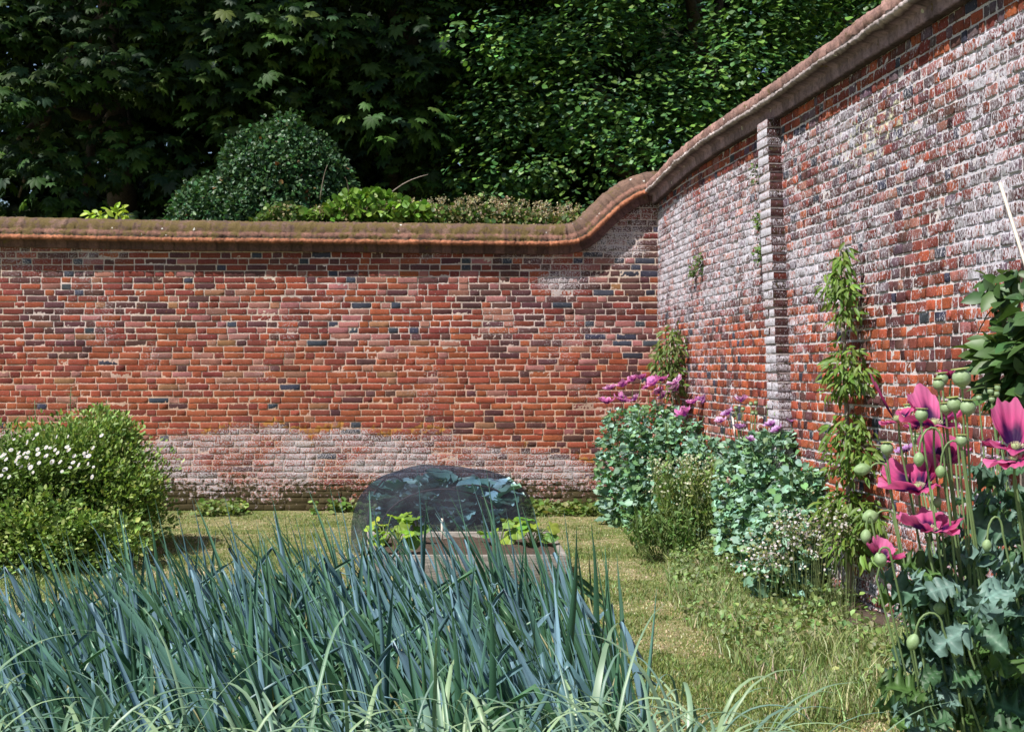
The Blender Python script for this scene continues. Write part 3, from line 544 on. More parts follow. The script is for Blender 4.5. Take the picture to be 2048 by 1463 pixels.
# ---------------------------------------------------------- trees trained on the right wall
def wall_pt(x, y, w=.12):
    lo, hi = 0., UEND
    for _ in range(40):
        m = (lo+hi)/2; q = side_map(np.array(m), np.array(1.), w)
        if 1024+q[0]/q[1]*F < x: lo = m
        else: hi = m
    q = side_map(np.array(lo), np.array(1.), w); return np.array([q[0], q[1], EYE-(y-HZ)/F*q[1]])
def trained(name, label, trunk, clusters, tmpl, lsz, cols, mat, twigs=(), w=.13, droop=.7, r0=.02, density=1.0):
    tp = [wall_pt(x, y, w*.6) for x, y in trunk]; root = empty(name, [tp[0][0], tp[0][1], 0.03], label, 'fruit tree', 'fruit trees trained on the right wall')
    tp[0] = np.array([tp[0][0], tp[0][1], .02]); mb = MB(); tube(mb, np.array(tp), np.linspace(r0, r0*.4, len(tp)), 7); mb.build('trunk', MAT['stem'], root)
    for tw in twigs: m2 = MB(); q = np.array([wall_pt(x, y, .06) for x, y in tw]); tube(m2, q, np.linspace(.009, .004, len(q)), 5); m2.build('branch', MAT['stem'], root)
    mb = MB()
    for (x, y, rx, ry, n) in clusters:
        n = int(n*density*.58); c = wall_pt(x, y, w); s_ = F/c[1]; o = rng.normal(0, .5, (n, 3)); o = o/np.maximum(1, np.linalg.norm(o, axis=1, keepdims=True)); pos = c+o*np.array([rx/s_*.85, .13+rx/s_*.6, ry/s_])*1.0
        wl = np.interp(pos[:, 1], sZ[::-1], sX[::-1]); pos[:, 0] = np.minimum(pos[:, 0], wl-.03)
        d = norm(o*np.array([1.2, 1.2, .3])+np.array([-.25, -.2, -droop])+rng.normal(0, .6, (n, 3))); nn = norm(np.array([-.5, -.3, .8])+rng.normal(0, .4, (n, 3)))
        scatter(mb, tmpl, pos, d, nn, lsz*rng.uniform(.65, 1.25, n), vary(pickc(cols, n), n, .14, .07))
    mb.build('leaves', MAT[mat], root)
PG = [(.13, .22, .035), (.1, .18, .03), (.17, .26, .05)]
trained('fruit_tree', 'narrow upright fruit tree trained in the corner of the walls', [(1345, 1000), (1347, 850), (1343, 740), (1341, 660)], [(1345, 690, 30, 42, 260), (1336, 730, 36, 40, 300), (1350, 765, 24, 32, 200), (1320, 700, 14, 18, 60)], T_lance, .085, [(.1, .16, .035), (.13, .2, .045), (.18, .2, .07)], 'leaf')
trained('peach_tree', 'tall peach tree with drooping narrow leaves trained beside the pilaster', [(1700, 1150), (1697, 990), (1694, 850), (1690, 700), (1684, 620), (1686, 500)], [(1687, 520, 15, 38, 90), (1672, 575, 36, 36, 170), (1690, 580, 18, 30, 80), (1690, 630, 28, 24, 90), (1698, 745, 50, 48, 340), (1688, 700, 20, 22, 50), (1680, 775, 30, 24, 80), (1700, 885, 52, 62, 420), (1725, 920, 26, 34, 90), (1690, 935, 36, 28, 90)], T_lance, .075, PG, 'leaf', [((1690, 632), (1712, 622), (1742, 608)), ((1695, 900), (1740, 888), (1772, 892)), ((1686, 600), (1665, 590))])
trained('peach_tree', 'low leafy peach growth spreading over the foot of the right wall', [(1700, 1150), (1702, 1080), (1700, 1010)], [(1700, 1015, 62, 34, 420), (1705, 1085, 60, 40, 300), (1735, 1035, 30, 26, 120), (1660, 1030, 30, 26, 120)], T_lance, .08, PG, 'leaf', r0=.007)
AG = [(.06, .12, .035), (.045, .1, .035), (.08, .15, .04)]
trained('apple_tree', 'apple tree with broad dark leaves trained on the wall at the right edge', [(2050, 1150), (2047, 900), (2040, 700), (2036, 600), (2030, 540)], [(1985, 560, 30, 26, 26), (2010, 590, 30, 30, 34), (2030, 560, 22, 24, 20), (1995, 625, 14, 34, 14), (2050, 640, 20, 60, 24), (2030, 680, 50, 34, 70), (2010, 720, 60, 46, 120), (2060, 740, 60, 70, 150), (2020, 780, 50, 30, 70), (2100, 650, 60, 90, 120)], T_leaf, .115, AG, 'gloss_leaf', [((2037, 585), (2060, 575)), ((2040, 655), (2020, 700)), ((2042, 700), (2070, 680))], w=.2, droop=.35, density=1.15)
a, b = wall_pt(2000, 366, .06), wall_pt(2056, 545, .1); mb = MB(); t = np.linspace(0, 1, 8)[:, None]; e = a+(b-a)*1.35; tube(mb, a+(e-a)*t, .0085, 7); tag(mb.top('cane', MAT['cane'], b), 'pale bamboo cane leaning on the whitened wall above the apple tree', 'cane')

# ---------------------------------------------------------- grass
def blades(mb, X, Y, h, w, col, lean=.35, z0=None):
    n = len(X); z = lawn_z(X, Y) if z0 is None else z0; b = np.stack([X, Y, z], -1); a = rng.random(n)*2*PI; sx = np.stack([np.cos(a), np.sin(a), 0*a], -1)*(w/2)[:, None]
    l = rng.normal(0, lean, (n, 2)); m = b+np.stack([l[:, 0]*.35*h, l[:, 1]*.35*h, h*.6], -1); t = b+np.stack([l[:, 0]*h, l[:, 1]*h, h], -1)
    V = np.stack([b-sx, b+sx, m+sx*.7, m-sx*.7, t], 1); off = (np.arange(n)*5)[:, None]
    mb.add(V.reshape(-1, 3), [np.array([[0, 1, 2, 3]])+off, np.array([[3, 2, 4]])+off], np.repeat(vary(col, n, .2, .1), 5, 0))
GR = [(.19, .25, .07), (.28, .32, .12), (.58, .5, .32), (.5, .43, .26), (.13, .2, .06)]
def inlawn(X, Y):
    return (X < np.interp(Y, sZ[::-1], sX[::-1])-.05) & ~((X < .45) & (Y < 5.1)) & (Y < 12.45)
mb = MB(); n = 230000; Y = 4.7+7.7*rng.random(n)**1.5; X = rng.uniform(-.5, .5, n)*Y*1.02+.05; k = inlawn(X, Y); X, Y = X[k], Y[k]; n = len(X)
pat = fbm(X*1.6, Y*2.2, 77); g = rng.random(n) < sst(.66, .4, pat); c = np.where(g[:, None], pickc([GR[0], GR[1], GR[4]], n), pickc([GR[2], GR[3], GR[1]], n))
blades(mb, X, Y, rng.uniform(.006, .016, n)*(1+1.2*sst(.52, .4, pat)), rng.uniform(.004, .009, n), c, .6)
tag(mb.top('grass', MAT['leaf'], (0, 8, 0)), 'short mown grass over the lawn', 'grass', kind='stuff')
# longer wild grass and weeds at the border edge and the foot of the back wall
mb = MB(); n = 46000; Y = rng.uniform(4.9, 11.8, n); wx = np.interp(Y, sZ[::-1], sX[::-1]); X = wx-rng.random(n)**1.5*(.55+.7*sst(10.5, 6.5, Y))-.03; dens = fbm(X*2.3, Y*2.3, 55); k = (dens > .36)&(X > .5+.1*Y*0)&(X*F/Y+1024 < 2080); X, Y, dens = X[k], Y[k], dens[k]; n = len(X)
hh = rng.uniform(.025, .08, n)*(.45+1.3*sst(.44, .62, dens))*(.8+.4*sst(9, 6, Y)); blades(mb, X, Y, hh, rng.uniform(.004, .009, n), pickc([(.22, .3, .1), (.32, .38, .16), (.15, .23, .07), (.5, .48, .3)], n, [.33, .3, .17, .2]), .45, lawn_z(X, Y)+.02)
n = 9500; Y = rng.uniform(5.2, 11.8, n); wx = np.interp(Y, sZ[::-1], sX[::-1]); X = wx-rng.random(n)*(.5+.7*sst(10.5, 6.5, Y))-.05; pos = np.stack([X, Y, .04+.13*rng.random(n)**1.4], -1)
k = fbm(X*3, Y*3, 59) > .42; pos = pos[k]; n = len(pos); scatter(mb, T_small, pos, norm(rng.normal(0, 1, (n, 3))), norm(rng.normal(0, .4, (n, 3))+np.array([0, 0, 1.])), rng.uniform(.018, .045, n), vary((.2, .28, .1), n))
tag(mb.top('wild_grass', MAT['leaf'], (1.4, 7, 0)), 'long wild grass and weeds along the right border', 'weeds', kind='stuff')
mb = MB(); n = 5200; X = rng.uniform(-3.4, 1.5, n); Y = 12.44-rng.random(n)**1.6*.5; pos = np.stack([X, Y, .02+.1*rng.random(n)**2], -1); k = fbm(X*2.2, Y*2, 19) > .45; pos = pos[k]; n = len(pos)
scatter(mb, T_round, pos, rdir(n), norm(rng.normal(0, .4, (n, 3))+np.array([0, -.2, 1.])), rng.uniform(.03, .07, n), vary(pickc([(.12, .19, .04), (.2, .26, .08)], n), n)); tag(mb.top('ground_weeds', MAT['leaf'], (-.9, 12.2, 0)), 'low weeds along the foot of the back wall', 'weeds', kind='stuff')
# flat leaf lying on the turf
mb = MB(); b = P(1688, 1412, F*1.53/(1412-740)); scatter(mb, T_round, b+rng.normal(0, .02, (9, 3))*np.array([1, 1, .2]), rng.normal(size=(9, 3))*np.array([1, 1, .1]), np.tile([0, -.3, 1.], (9, 1)), .08, vary((.2, .34, .05), 9, .1)); tag(mb.top('mallow_seedling', MAT['leaf'], [b[0], b[1], 0.02]), 'bright green round leaved weed alone in the dry turf at lower right', 'weed')
# ================================================================== raised bed with squash plants
def bed():
    yf, yb, zt = 8.16, 9.33, .22; xl, xr = -1.05, .405
    root = empty('raised_bed', (-.35, 8.7, 0), 'weathered grey board raised bed holding squash plants behind the leeks', 'raised bed')
    g = lambda: np.array([1, 1, 1.])*random.uniform(.8, 1.15)
    for lo, hi, r in (((xl, yf, 0), (xr, yf+.035, zt-.005), 0.012), ((xl-.15, yb-.035, 0), (xr-.08, yb, zt), -.01), ((xr-.07, yf+.037, 0), (xr-.03, yb-.037, zt-.012), .05), ((xl-.04, yf+.037, 0), (xl, yb-.037, zt-.01), .1)):
        mb = MB(); box(mb, lo, hi, g(), r); o = mb.build('board', MAT['wood'], root); b = o.modifiers.new('bevel', 'BEVEL'); b.width = .006; b.segments = 2
    for x, y in ((xr-.065, yf+.04), (xl+.03, yf+.04), (xr-.14, yb-.08), (xl-.08, yb-.08)):
        mb = MB(); box(mb, (x-.03, y, .0), (x+.02, y+.045, zt-.02), g()); mb.build('corner_post', MAT['wood'], root)
    a, b = np.meshgrid(np.linspace(xl-.02, xr-.04, 50), np.linspace(yf+.03, yb-.03, 40), indexing='ij'); z = .13+.05*fbm(a*7, b*7, 3)+.03*fbm(a*22, b*22, 5)+.03*np.exp(-((b-8.75)/.25)**2)
    i, j = np.meshgrid(np.arange(49), np.arange(39), indexing='ij'); q = np.stack([i*40+j, (i+1)*40+j, (i+1)*40+j+1, i*40+j+1], -1).reshape(-1, 4)
    off(link('soil', mesh_data('soil', np.stack([a, b, z], -1).reshape(-1, 3), [q], MAT['soil']), root), root)
bed()
def low_bed():
    root = empty('raised_bed', (-.3, 6.1, 0), 'low board edged bed half hidden between the leek leaves and the squash bed', 'raised bed')
    for lo, hi in (((-1.4, 5.45, 0), (.49, 5.48, .08)), ((-1.4, 6.6, 0), (.49, 6.63, .08)), ((.46, 5.482, 0), (.49, 6.598, .08)), ((-1.4, 5.482, 0), (-1.37, 6.598, .1))):
        mb = MB(); box(mb, lo, hi); o = mb.build('board', MAT['wood'], root)
    mb = MB(); a, b = np.meshgrid(np.linspace(-1.37, .46, 40), np.linspace(5.48, 6.6, 30), indexing='ij'); z = .05+.03*fbm(a*9, b*9, 6)
    i, j = np.meshgrid(np.arange(39), np.arange(29), indexing='ij'); mb.add(np.stack([a, b, z], -1), [np.stack([i*30+j, (i+1)*30+j, (i+1)*30+j+1, i*30+j+1], -1).reshape(-1, 4)]); mb.build('soil', MAT['soil'], root)
low_bed()
def lobed(n=18):            # round lobed squash leaf
    th = np.linspace(-PI*.93, PI*.93, n); r = 1+.17*np.cos(th*5)+.05*np.cos(th*13); V = [[0, 0, 0]]
    for rr, zz in ((.5, .05), (1, -.02)): V += [[r[i]*rr*math.sin(th[i])*.55, .25*rr+r[i]*rr*math.cos(th[i])*.5, zz+.06*rr*math.cos(th[i]*5)] for i in range(n)]
    V = np.array(V); f3 = np.array([[0, 1+i+1, 1+i] for i in range(n-1)]); f4 = np.array([[1+i, 2+i, 1+n+i+1, 1+n+i] for i in range(n-1)]); return V, [f3, f4]
T_sq = lobed()
def squash(x, y, Z, n, spread, label):
    b = P(x, y, Z); b[2] = .17; root = empty('squash_plant', b, label, 'squash plant', 'squash plants in the raised bed')
    for i in range(n):
        a = rng.random()*2*PI; r = spread*rng.uniform(.3, 1); h = rng.uniform(.07, .25); e = b+np.array([math.cos(a)*r, math.sin(a)*r*.7, h]); t = np.linspace(0, 1, 6)[:, None]
        mb = MB(); tube(mb, b+(e-b)*t+np.array([0, 0, .04])*np.sin(t*PI), .005, 5, (.2, .28, .08)); mb.build('stalk', MAT['leaf'], root)
        mb = MB(); d = norm(np.array([math.cos(a), math.sin(a), rng.uniform(-.6, .2)])); scatter(mb, T_sq, e[None], d[None], norm(np.array([[rng.normal(0, .35)-.2, rng.normal(-.35, .4), .9]])), rng.uniform(.09, .14), vary(pickc([(.2, .34, .04), (.28, .42, .05), (.15, .27, .05)], 1), 1, .12)); mb.build('leaf', MAT['leaf'], root, smooth=True)
squash(770, 1085, 8.75, 10, .18, 'squash plant at the left end of the raised bed'); squash(838, 1078, 8.85, 9, .15, 'squash plant beside the left one in front of the net')
squash(1000, 1078, 8.8, 9, .16, 'squash plant left of the corner one near the right end of the bed'); squash(1065, 1082, 8.7, 10, .16, 'squash plant at the right front corner of the raised bed'); squash(790, 1118, 8.35, 5, .1, 'small squash plant low at the front board of the bed')
mb = MB(); a = P(884, 1075, 9.1); b = P(877, 1036, 9.1); box(mb, (a[0]-.009, 9.1, .14), (a[0]+.009, 9.104, b[2]), (1, 1, 1), 0); tag(mb.top('plant_label', MAT['cane'], (a[0], 9.1, .14)), 'small pale wooden plant label stuck in the squash bed', 'plant label')

# ================================================================== netted cage with brassicas
def net_mat():
    m, t, b = M('dark_garden_net'); b.inputs['Base Color'].default_value = (.018, .02, .035, 1); b.inputs['Roughness'].default_value = .75
    tc = nd(t, 'ShaderNodeTexCoord'); n = noise(t, tc.outputs['Object'], 2.6, 3, .5); tr = nd(t, 'ShaderNodeBsdfTransparent'); tr.inputs[0].default_value = (.7, .8, .92, 1); mx = nd(t, 'ShaderNodeMixShader')
    f = mth(t, 'MULTIPLY_ADD', n, 1.3, -.28, clamp=True); t.links.new(f, mx.inputs[0]); t.links.new(tr.outputs[0], mx.inputs[1]); t.links.new(b.outputs[0], mx.inputs[2]); t.links.new(mx.outputs[0], t.nodes['Material Output'].inputs[0]); return m
MAT['net'] = net_mat(); MAT['hoop'] = simple('hoop_pipe', (.06, .035, .03), (.12, .07, .06), 20, .6, .1)
def cage():
    x0, x1, y0, y1, H = -1.4, .22, 9.5, 11.0, .66
    root = empty('netted_cage', (-.6, 10.2, 0), 'low rounded cage of dark net over hoops covering cabbages by the back wall', 'net cage')
    nx_, ny_ = 60, 50; e1 = np.sin(np.linspace(-1, 1, nx_)*PI/2)*.9999; e2 = np.sin(np.linspace(-1, 1, ny_)*PI/2); ex, ey = np.meshgrid(e1, e2, indexing='ij'); a, b = (ex+1)/2, (ey+1)/2
    pa = np.clip(1-np.abs(ex)**6, 0, 1)**.33; pb = np.clip(1-np.abs(ey)**5, 0, 1)**.4; hz = pa*pb
    slump = 1-.2*sst(.5, 1, a)-.06*sst(.35, 0, a); W_ = .03*(fbm(a*6, b*6, 3)-.5)
    X = (x0+x1)/2+ex*(x1-x0)/2*(1+W_)*(1-.05*np.abs(ey)**4); Yy = (y0+y1)/2+ey*(y1-y0)/2*(1+W_)*(1-.05*np.abs(ex)**4); Z = .01+(H-.02)*hz*slump+(.05*fbm(a*5, b*5, 7)+.035*fbm(a*19, b*19, 8)-.04+.02*np.cos(a*PI*5)*np.abs(ey))*hz
    i, j = np.meshgrid(np.arange(nx_-1), np.arange(ny_-1), indexing='ij'); q = np.stack([i*ny_+j, (i+1)*ny_+j, (i+1)*ny_+j+1, i*ny_+j+1], -1).reshape(-1, 4)
    off(link('net', mesh_data('net', np.stack([X, Yy, Z], -1).reshape(-1, 3), [q], MAT['net'], smooth=True), root), root)
    for (sx, ex_, sy, ey_, h) in ((-1.26, -.95, 9.75, 10.7, .56), (-.05, .02, 9.75, 10.7, .46), (-1.15, -.05, 9.62, 9.8, .5), (-.85, .1, 9.7, 10.0, .52)):
        t = np.linspace(0, PI, 16); p = np.stack([(sx+ex_)/2-(ex_-sx)/2*np.cos(t), (sy+ey_)/2-(ey_-sy)/2*np.cos(t), .03+h*np.sin(t)**.75], -1); mb = MB(); tube(mb, p, .009, 6); mb.build('hoop', MAT['hoop'], root)
cage()
def cabbage_leaf(n=11):
    V = []; q = []; ts = np.linspace(0, 1, 8); ss = np.linspace(-1, 1, n)
    for i, t in enumerate(ts):
        wd = .5*math.sin(PI*min(1, .08+.86*t**.75))**.8
        for j, s_ in enumerate(ss): V.append([s_*wd*(1+.06*math.sin(i*2.3+j)), t, .16*abs(s_)**1.5-.22*t*t+.05*math.sin(i*1.9+j*1.6)*abs(s_)])
    for i in range(7):
        for j in range(n-1): q.append([i*n+j, i*n+j+1, (i+1)*n+j+1, (i+1)*n+j])
    return np.array(V), [np.array(q)]
T_cab = cabbage_leaf()
def cabbage(x, y, h, n, label):
    b = np.array([x, y, 0.0]); root = empty('cabbage_plant', b, label, 'cabbage', 'cabbages under the net'); mb = MB(); tube(mb, [b, b+[0, 0, h*.6]], .018, 6, (.3, .36, .2)); mb.build('stem', MAT['leaf'], root)
    mb = MB(); a = rng.random(n)*2*PI; el = rng.uniform(-.1, 1.0, n); d = np.stack([np.cos(a), np.sin(a), el], -1); pos = b+np.array([0, 0, h*.78])+np.stack([np.cos(a)*.05, np.sin(a)*.05, rng.uniform(-.45, .2, n)*h], -1)
    scatter(mb, T_cab, pos, norm(d), np.stack([-np.cos(a)*.7, -np.sin(a)*.7-.2, 0*a+1], -1), rng.uniform(.15, .25, n), vary(pickc([(.3, .44, .42), (.4, .55, .55), (.16, .28, .22)], n), n, .2, .05)); mb.build('leaves', MAT['onion'], root, smooth=True)
for i, (x, y, h) in enumerate(((-1.02, 9.98, .5), (-.74, 9.92, .52), (-.45, 9.9, .48), (-.16, 9.98, .46), (-.9, 10.4, .52), (-.55, 10.4, .54), (-.2, 10.4, .48))):
    cabbage(x, y, h*1.0, 44, ['blue green cabbage at the left front inside the net cage', 'second cabbage from the left in the front row under the net', 'third cabbage from the left in the front row under the net', 'cabbage at the right front inside the net cage', 'cabbage at the left back inside the net cage', 'cabbage in the middle of the back row under the net', 'cabbage at the right back inside the net cage'][i])

# ================================================================== leeks
def ribbon(mb, pts, wid, side, keel, col, thick=0):
    pts = np.asarray(pts); m = len(pts); d = norm(np.gradient(pts, axis=0)); s = norm(np.asarray(side)-(np.asarray(side)*d).sum(-1, keepdims=True)*d); n = np.cross(s, d); w_ = np.asarray(wid)[:, None]
    V = np.stack([pts-s*w_/2+n*w_*keel, pts-s*w_/4+n*w_*keel*.3, pts, pts+s*w_/4+n*w_*keel*.3, pts+s*w_/2+n*w_*keel], 1)
    i, j = np.meshgrid(np.arange(m-1), np.arange(4), indexing='ij'); q = np.stack([i*5+j, i*5+j+1, (i+1)*5+j+1, (i+1)*5+j], -1).reshape(-1, 4)
    c = np.repeat(col[:, None], 5, 1) if np.ndim(col) == 2 else np.tile(col, (m, 5, 1)); mb.add(V.reshape(-1, 3), [q], c.reshape(-1, 3))
OC = [(.12, .23, .26), (.1, .22, .17), (.075, .175, .085), (.17, .29, .36), (.085, .2, .12), (.055, .14, .08)]
def leek_mesh(seed):
    r = np.random.default_rng(seed); mb = MB(); n = r.integers(8, 11); lean0 = r.uniform(.22, .42)
    tube(mb, np.array([[0, 0, 0], [-.01, 0, .12], [-.03, 0, .26]]), np.array([.016, .014, .011]), 7, (.3, .38, .26))
    for i in range(n):
        L = r.uniform(.55, .82)*(1 if i < n-2 else .8); z0 = r.uniform(.1, .26); az = r.uniform(0, 2*PI); t = np.linspace(0, 1, 15); sp = r.uniform(.05, .38)
        lean = lean0+r.normal(0, .08); fold = r.uniform(.5, .85) if r.random() < .42 else 2; bend = r.uniform(.0, .35)
        p = [np.array([-.02, 0, z0])]; d = norm(np.array([math.cos(az)*sp-lean, math.sin(az)*sp*.8, 1.])); dd = d.copy(); fd = None
        for k in range(1, len(t)):
            if t[k] > fold:
                if fd is None: a2 = r.choice([0.15, PI-.15])+r.normal(0, .5); fd = norm(np.array([math.cos(a2)*.75, math.sin(a2)*.6, -r.uniform(.25, 1.1)]))
                dd = fd; fd = norm(fd+np.array([0, 0, -.05]))
            else: dd = norm(dd+np.array([-.02*bend*2, 0, -.012*bend*3])+r.normal(0, .012, 3))
            p.append(p[-1]+dd*L/14)
        w0 = r.uniform(.017, .039); wd = w0*np.clip(1.0-t**2.0, .04, 1)*np.clip(.55+t*2.5, 0, 1)
        if fold < 1: wd = w0*np.clip(1-(t*.85)**2.6, .1, 1)*np.clip(.55+t*2.5, 0, 1); wd[np.searchsorted(t, fold)] *= .8
        a3 = r.uniform(0, PI); side = np.array([math.cos(a3), math.sin(a3)*.7, .15]); c = np.array(OC[r.integers(0, 6)])*r.uniform(.75, 1.25); tip = np.array([.16, .24, .1])
        col = c[None]*(1-.0*t[:, None])+(tip-c)[None]*np.clip((t[:, None]-.75)*1.5, 0, 1)*.4; base = np.array([.22, .31, .2]); col = col+(base-col)*np.clip(.25-t[:, None], 0, 1)*2.5
        ribbon(mb, np.array(p), wd, np.tile(side, (15, 1)), r.uniform(.15, .7), col)
    for i in range(2):
        if r.random() < .3:
            az = r.uniform(0, 6.28); q = np.array([[0, 0, .12], [.05*math.cos(az), .05*math.sin(az), .3], [.13*math.cos(az)-.05, .13*math.sin(az), .42+r.uniform(-.1, .2)], [.2*math.cos(az)-.1, .2*math.sin(az), .3+r.uniform(-.1, .3)]]); ribbon(mb, q, np.array([.012, .012, .008, .003]), np.tile([1, .2, 0], (4, 1)), .3, np.tile((.26, .25, .12), (4, 1)))
    return mb.data('leek_plant', MAT['onion'], smooth=True)
protos = [leek_mesh(100+i) for i in range(26)]
first = None; cnt = 0
for r_, y in enumerate(np.arange(2.72, 5.1, .19)):
    for x in np.arange(-2.9, .52, .11):
        X = x+rng.normal(0, .025); Y = y+rng.normal(0, .03)
        if abs(X+.1)/Y > .56 and X < 0: continue
        edge = .4+.08*(Y < 3.9)+.03*math.sin(Y*5)
        if X > edge or X < -.5*Y-.35: continue
        o = bpy.data.objects.new('leek_plant', protos[rng.integers(0, 26)]); C.objects.link(o); o.location = (X, Y, .045); o.rotation_euler = (0, 0, rng.normal(0, .35)); s_ = rng.uniform(.82, 1.06)*(.88+.14*sst(-1.9, -.6, X)); o.scale = (s_, s_, s_)
        tag(o, 'tall blue green leek with upright leaves leaning left in the dense bed', 'leek', 'upright leeks in the dense bed'); cnt += 1
def soft_mesh(seed):
    r = np.random.default_rng(seed); mb = MB(); tube(mb, np.array([[0, 0, 0], [0, 0, .2], [-.01, 0, .5]]), np.array([.018, .017, .014]), 7, (.3, .4, .26)); n = r.integers(11, 15)
    for i in range(n):
        z0 = r.uniform(.36, .56); az = r.uniform(0, 2*PI); L = r.uniform(.4, .72); m = 20; t = np.linspace(0, 1, m); up = r.uniform(1.0, 2.6); d = norm(np.array([math.cos(az), math.sin(az)*.8, up])); p = [np.array([0, 0, z0])]; g = r.uniform(.13, .3); kk = r.uniform(.2, .5)
        for k in range(1, m):
            if t[k] > kk: d = norm(d+np.array([0, 0, -g]))
            p.append(p[-1]+d*L/(m-1)+r.normal(0, .0012, 3))
        w0 = r.uniform(.012, .03); wd = w0*np.clip((1-t)**.75, .05, 1)*np.clip(.6+t*2, 0, 1); side = np.array([-math.sin(az), math.cos(az), .0])
        c = np.array([(.19, .29, .18), (.15, .25, .16), (.24, .34, .19), (.13, .22, .17)][r.integers(0, 4)])*r.uniform(.85, 1.15); ribbon(mb, np.array(p), wd, np.tile(side, (m, 1)), r.uniform(-.3, .3), np.tile(c, (m, 1)))
        if r.random() < .0:
            for q_ in (-1, 1): ribbon(mb, np.array(p[8:])+np.array([0, 0, .004])+side*q_*.008, np.linspace(.003, .001, m-8), np.tile(side, (m-8, 1)), 0, np.tile((.3, .36, .15), (m-8, 1)))
    return mb.data('arching_leek', MAT['onion'], smooth=True)
sp_ = [soft_mesh(300+i) for i in range(12)]
for y in (2.0, 2.13, 2.26, 2.4, 2.52):
    for x in np.arange(-1.3, .6, .085):
        X = x+rng.normal(0, .02); Y = y+rng.normal(0, .03)
        if abs(X) > Y*.5+.1 or X > .52: continue
        o = bpy.data.objects.new('arching_leek', sp_[rng.integers(0, 12)]); C.objects.link(o); o.location = (X, Y, .045); o.rotation_euler = (0, 0, rng.uniform(0, 6.28)); s_ = rng.uniform(.84, .96); o.scale = (s_, s_, s_)
        tag(o, 'paler leek with soft strap leaves arching over along the front of the bed', 'leek', 'arching leeks along the front of the bed')
for X, Y in ((.5, 2.75), (.56, 2.6), (.44, 2.9), (.52, 3.0), (.58, 2.85), (.48, 3.15), (.6, 2.45), (.42, 2.65)):
    o = bpy.data.objects.new('arching_leek', sp_[rng.integers(0, 12)]); C.objects.link(o); o.location = (X, Y, .04); o.rotation_euler = (0, 0, rng.uniform(0, 6.28)); s_ = rng.uniform(.8, .95); o.scale = (s_, s_, s_*.9)
    tag(o, 'paler leek with soft strap leaves arching over along the front of the bed', 'leek', 'arching leeks along the front of the bed')
# ================================================================== left bush and daisies
def herb(name, label, cat, base, parts, tm, lsz, cols, group=None, mat='leaf', stems=24, up=.3):
    root = empty(name, base, label, cat, group); mb = MB()
    for (c, r, n) in parts:
        nc = max(12, n//60); pos, out, k = clumpy(n, c, r, nc, min(r)*.26+.02, .8, .6, .02, (0, -.5, .4)); m = len(pos); cl = np.exp(rng.normal(0, .15, (nc, 1)))[k]
        scatter(mb, tm, pos, norm(out+np.array([0, 0, up])+rng.normal(0, .5, (m, 3))), norm(out*.4+np.array([0, -.2, 1.])+rng.normal(0, .45, (m, 3))), lsz*rng.uniform(.6, 1.3, m), vary(pickc(cols, m)*cl, m, .15, .07))
    mb.build('leaves', MAT[mat], root)
    if stems:
        mb = MB(); base = np.array(base)
        for i in range(stems):
            c, r, n = parts[i % len(parts)]; e = np.array(c)+rdir(1)[0]*np.array(r)*.8; e[2] = max(e[2], .2); b0 = base+np.array([(e[0]-base[0])*.6, (e[1]-base[1])*.6, 0]); tube(mb, [b0, (b0+e)/2+rng.normal(0, .02, 3), e], .006, 4, (.16, .2, .07))
        mb.build('stems', MAT['leaf'], root)
    return root
HG = [(.2, .31, .07), (.28, .4, .1), (.14, .24, .055), (.34, .42, .14)]; T_nar = small_leaf(.55, .1)
herb('bushy_herb', 'dense green leafy bush in front of the left part of the back wall', 'shrub', (-3.55, 9.6, 0), [((-3.65, 9.7, .45), (.58, .6, .5), 13000), ((-3.75, 9.6, .72), (.42, .4, .36), 7000), ((-4.3, 9.5, .42), (.7, .6, .46), 9000), ((-3.35, 9.7, .3), (.3, .45, .34), 5000), ((-3.45, 9.8, .95), (.14, .18, .2), 900), ((-3.62, 9.8, .98), (.09, .15, .26), 500)], T_nar, .044, HG, up=.7)
herb('bushy_herb', 'lower leafy growth in front of the daisies behind the leeks at far left', 'shrub', (-4.1, 8.7, 0), [((-4.0, 8.8, .22), (.9, .35, .3), 6000), ((-3.3, 8.9, .16), (.4, .3, .22), 2200)], T_small, .042, HG)
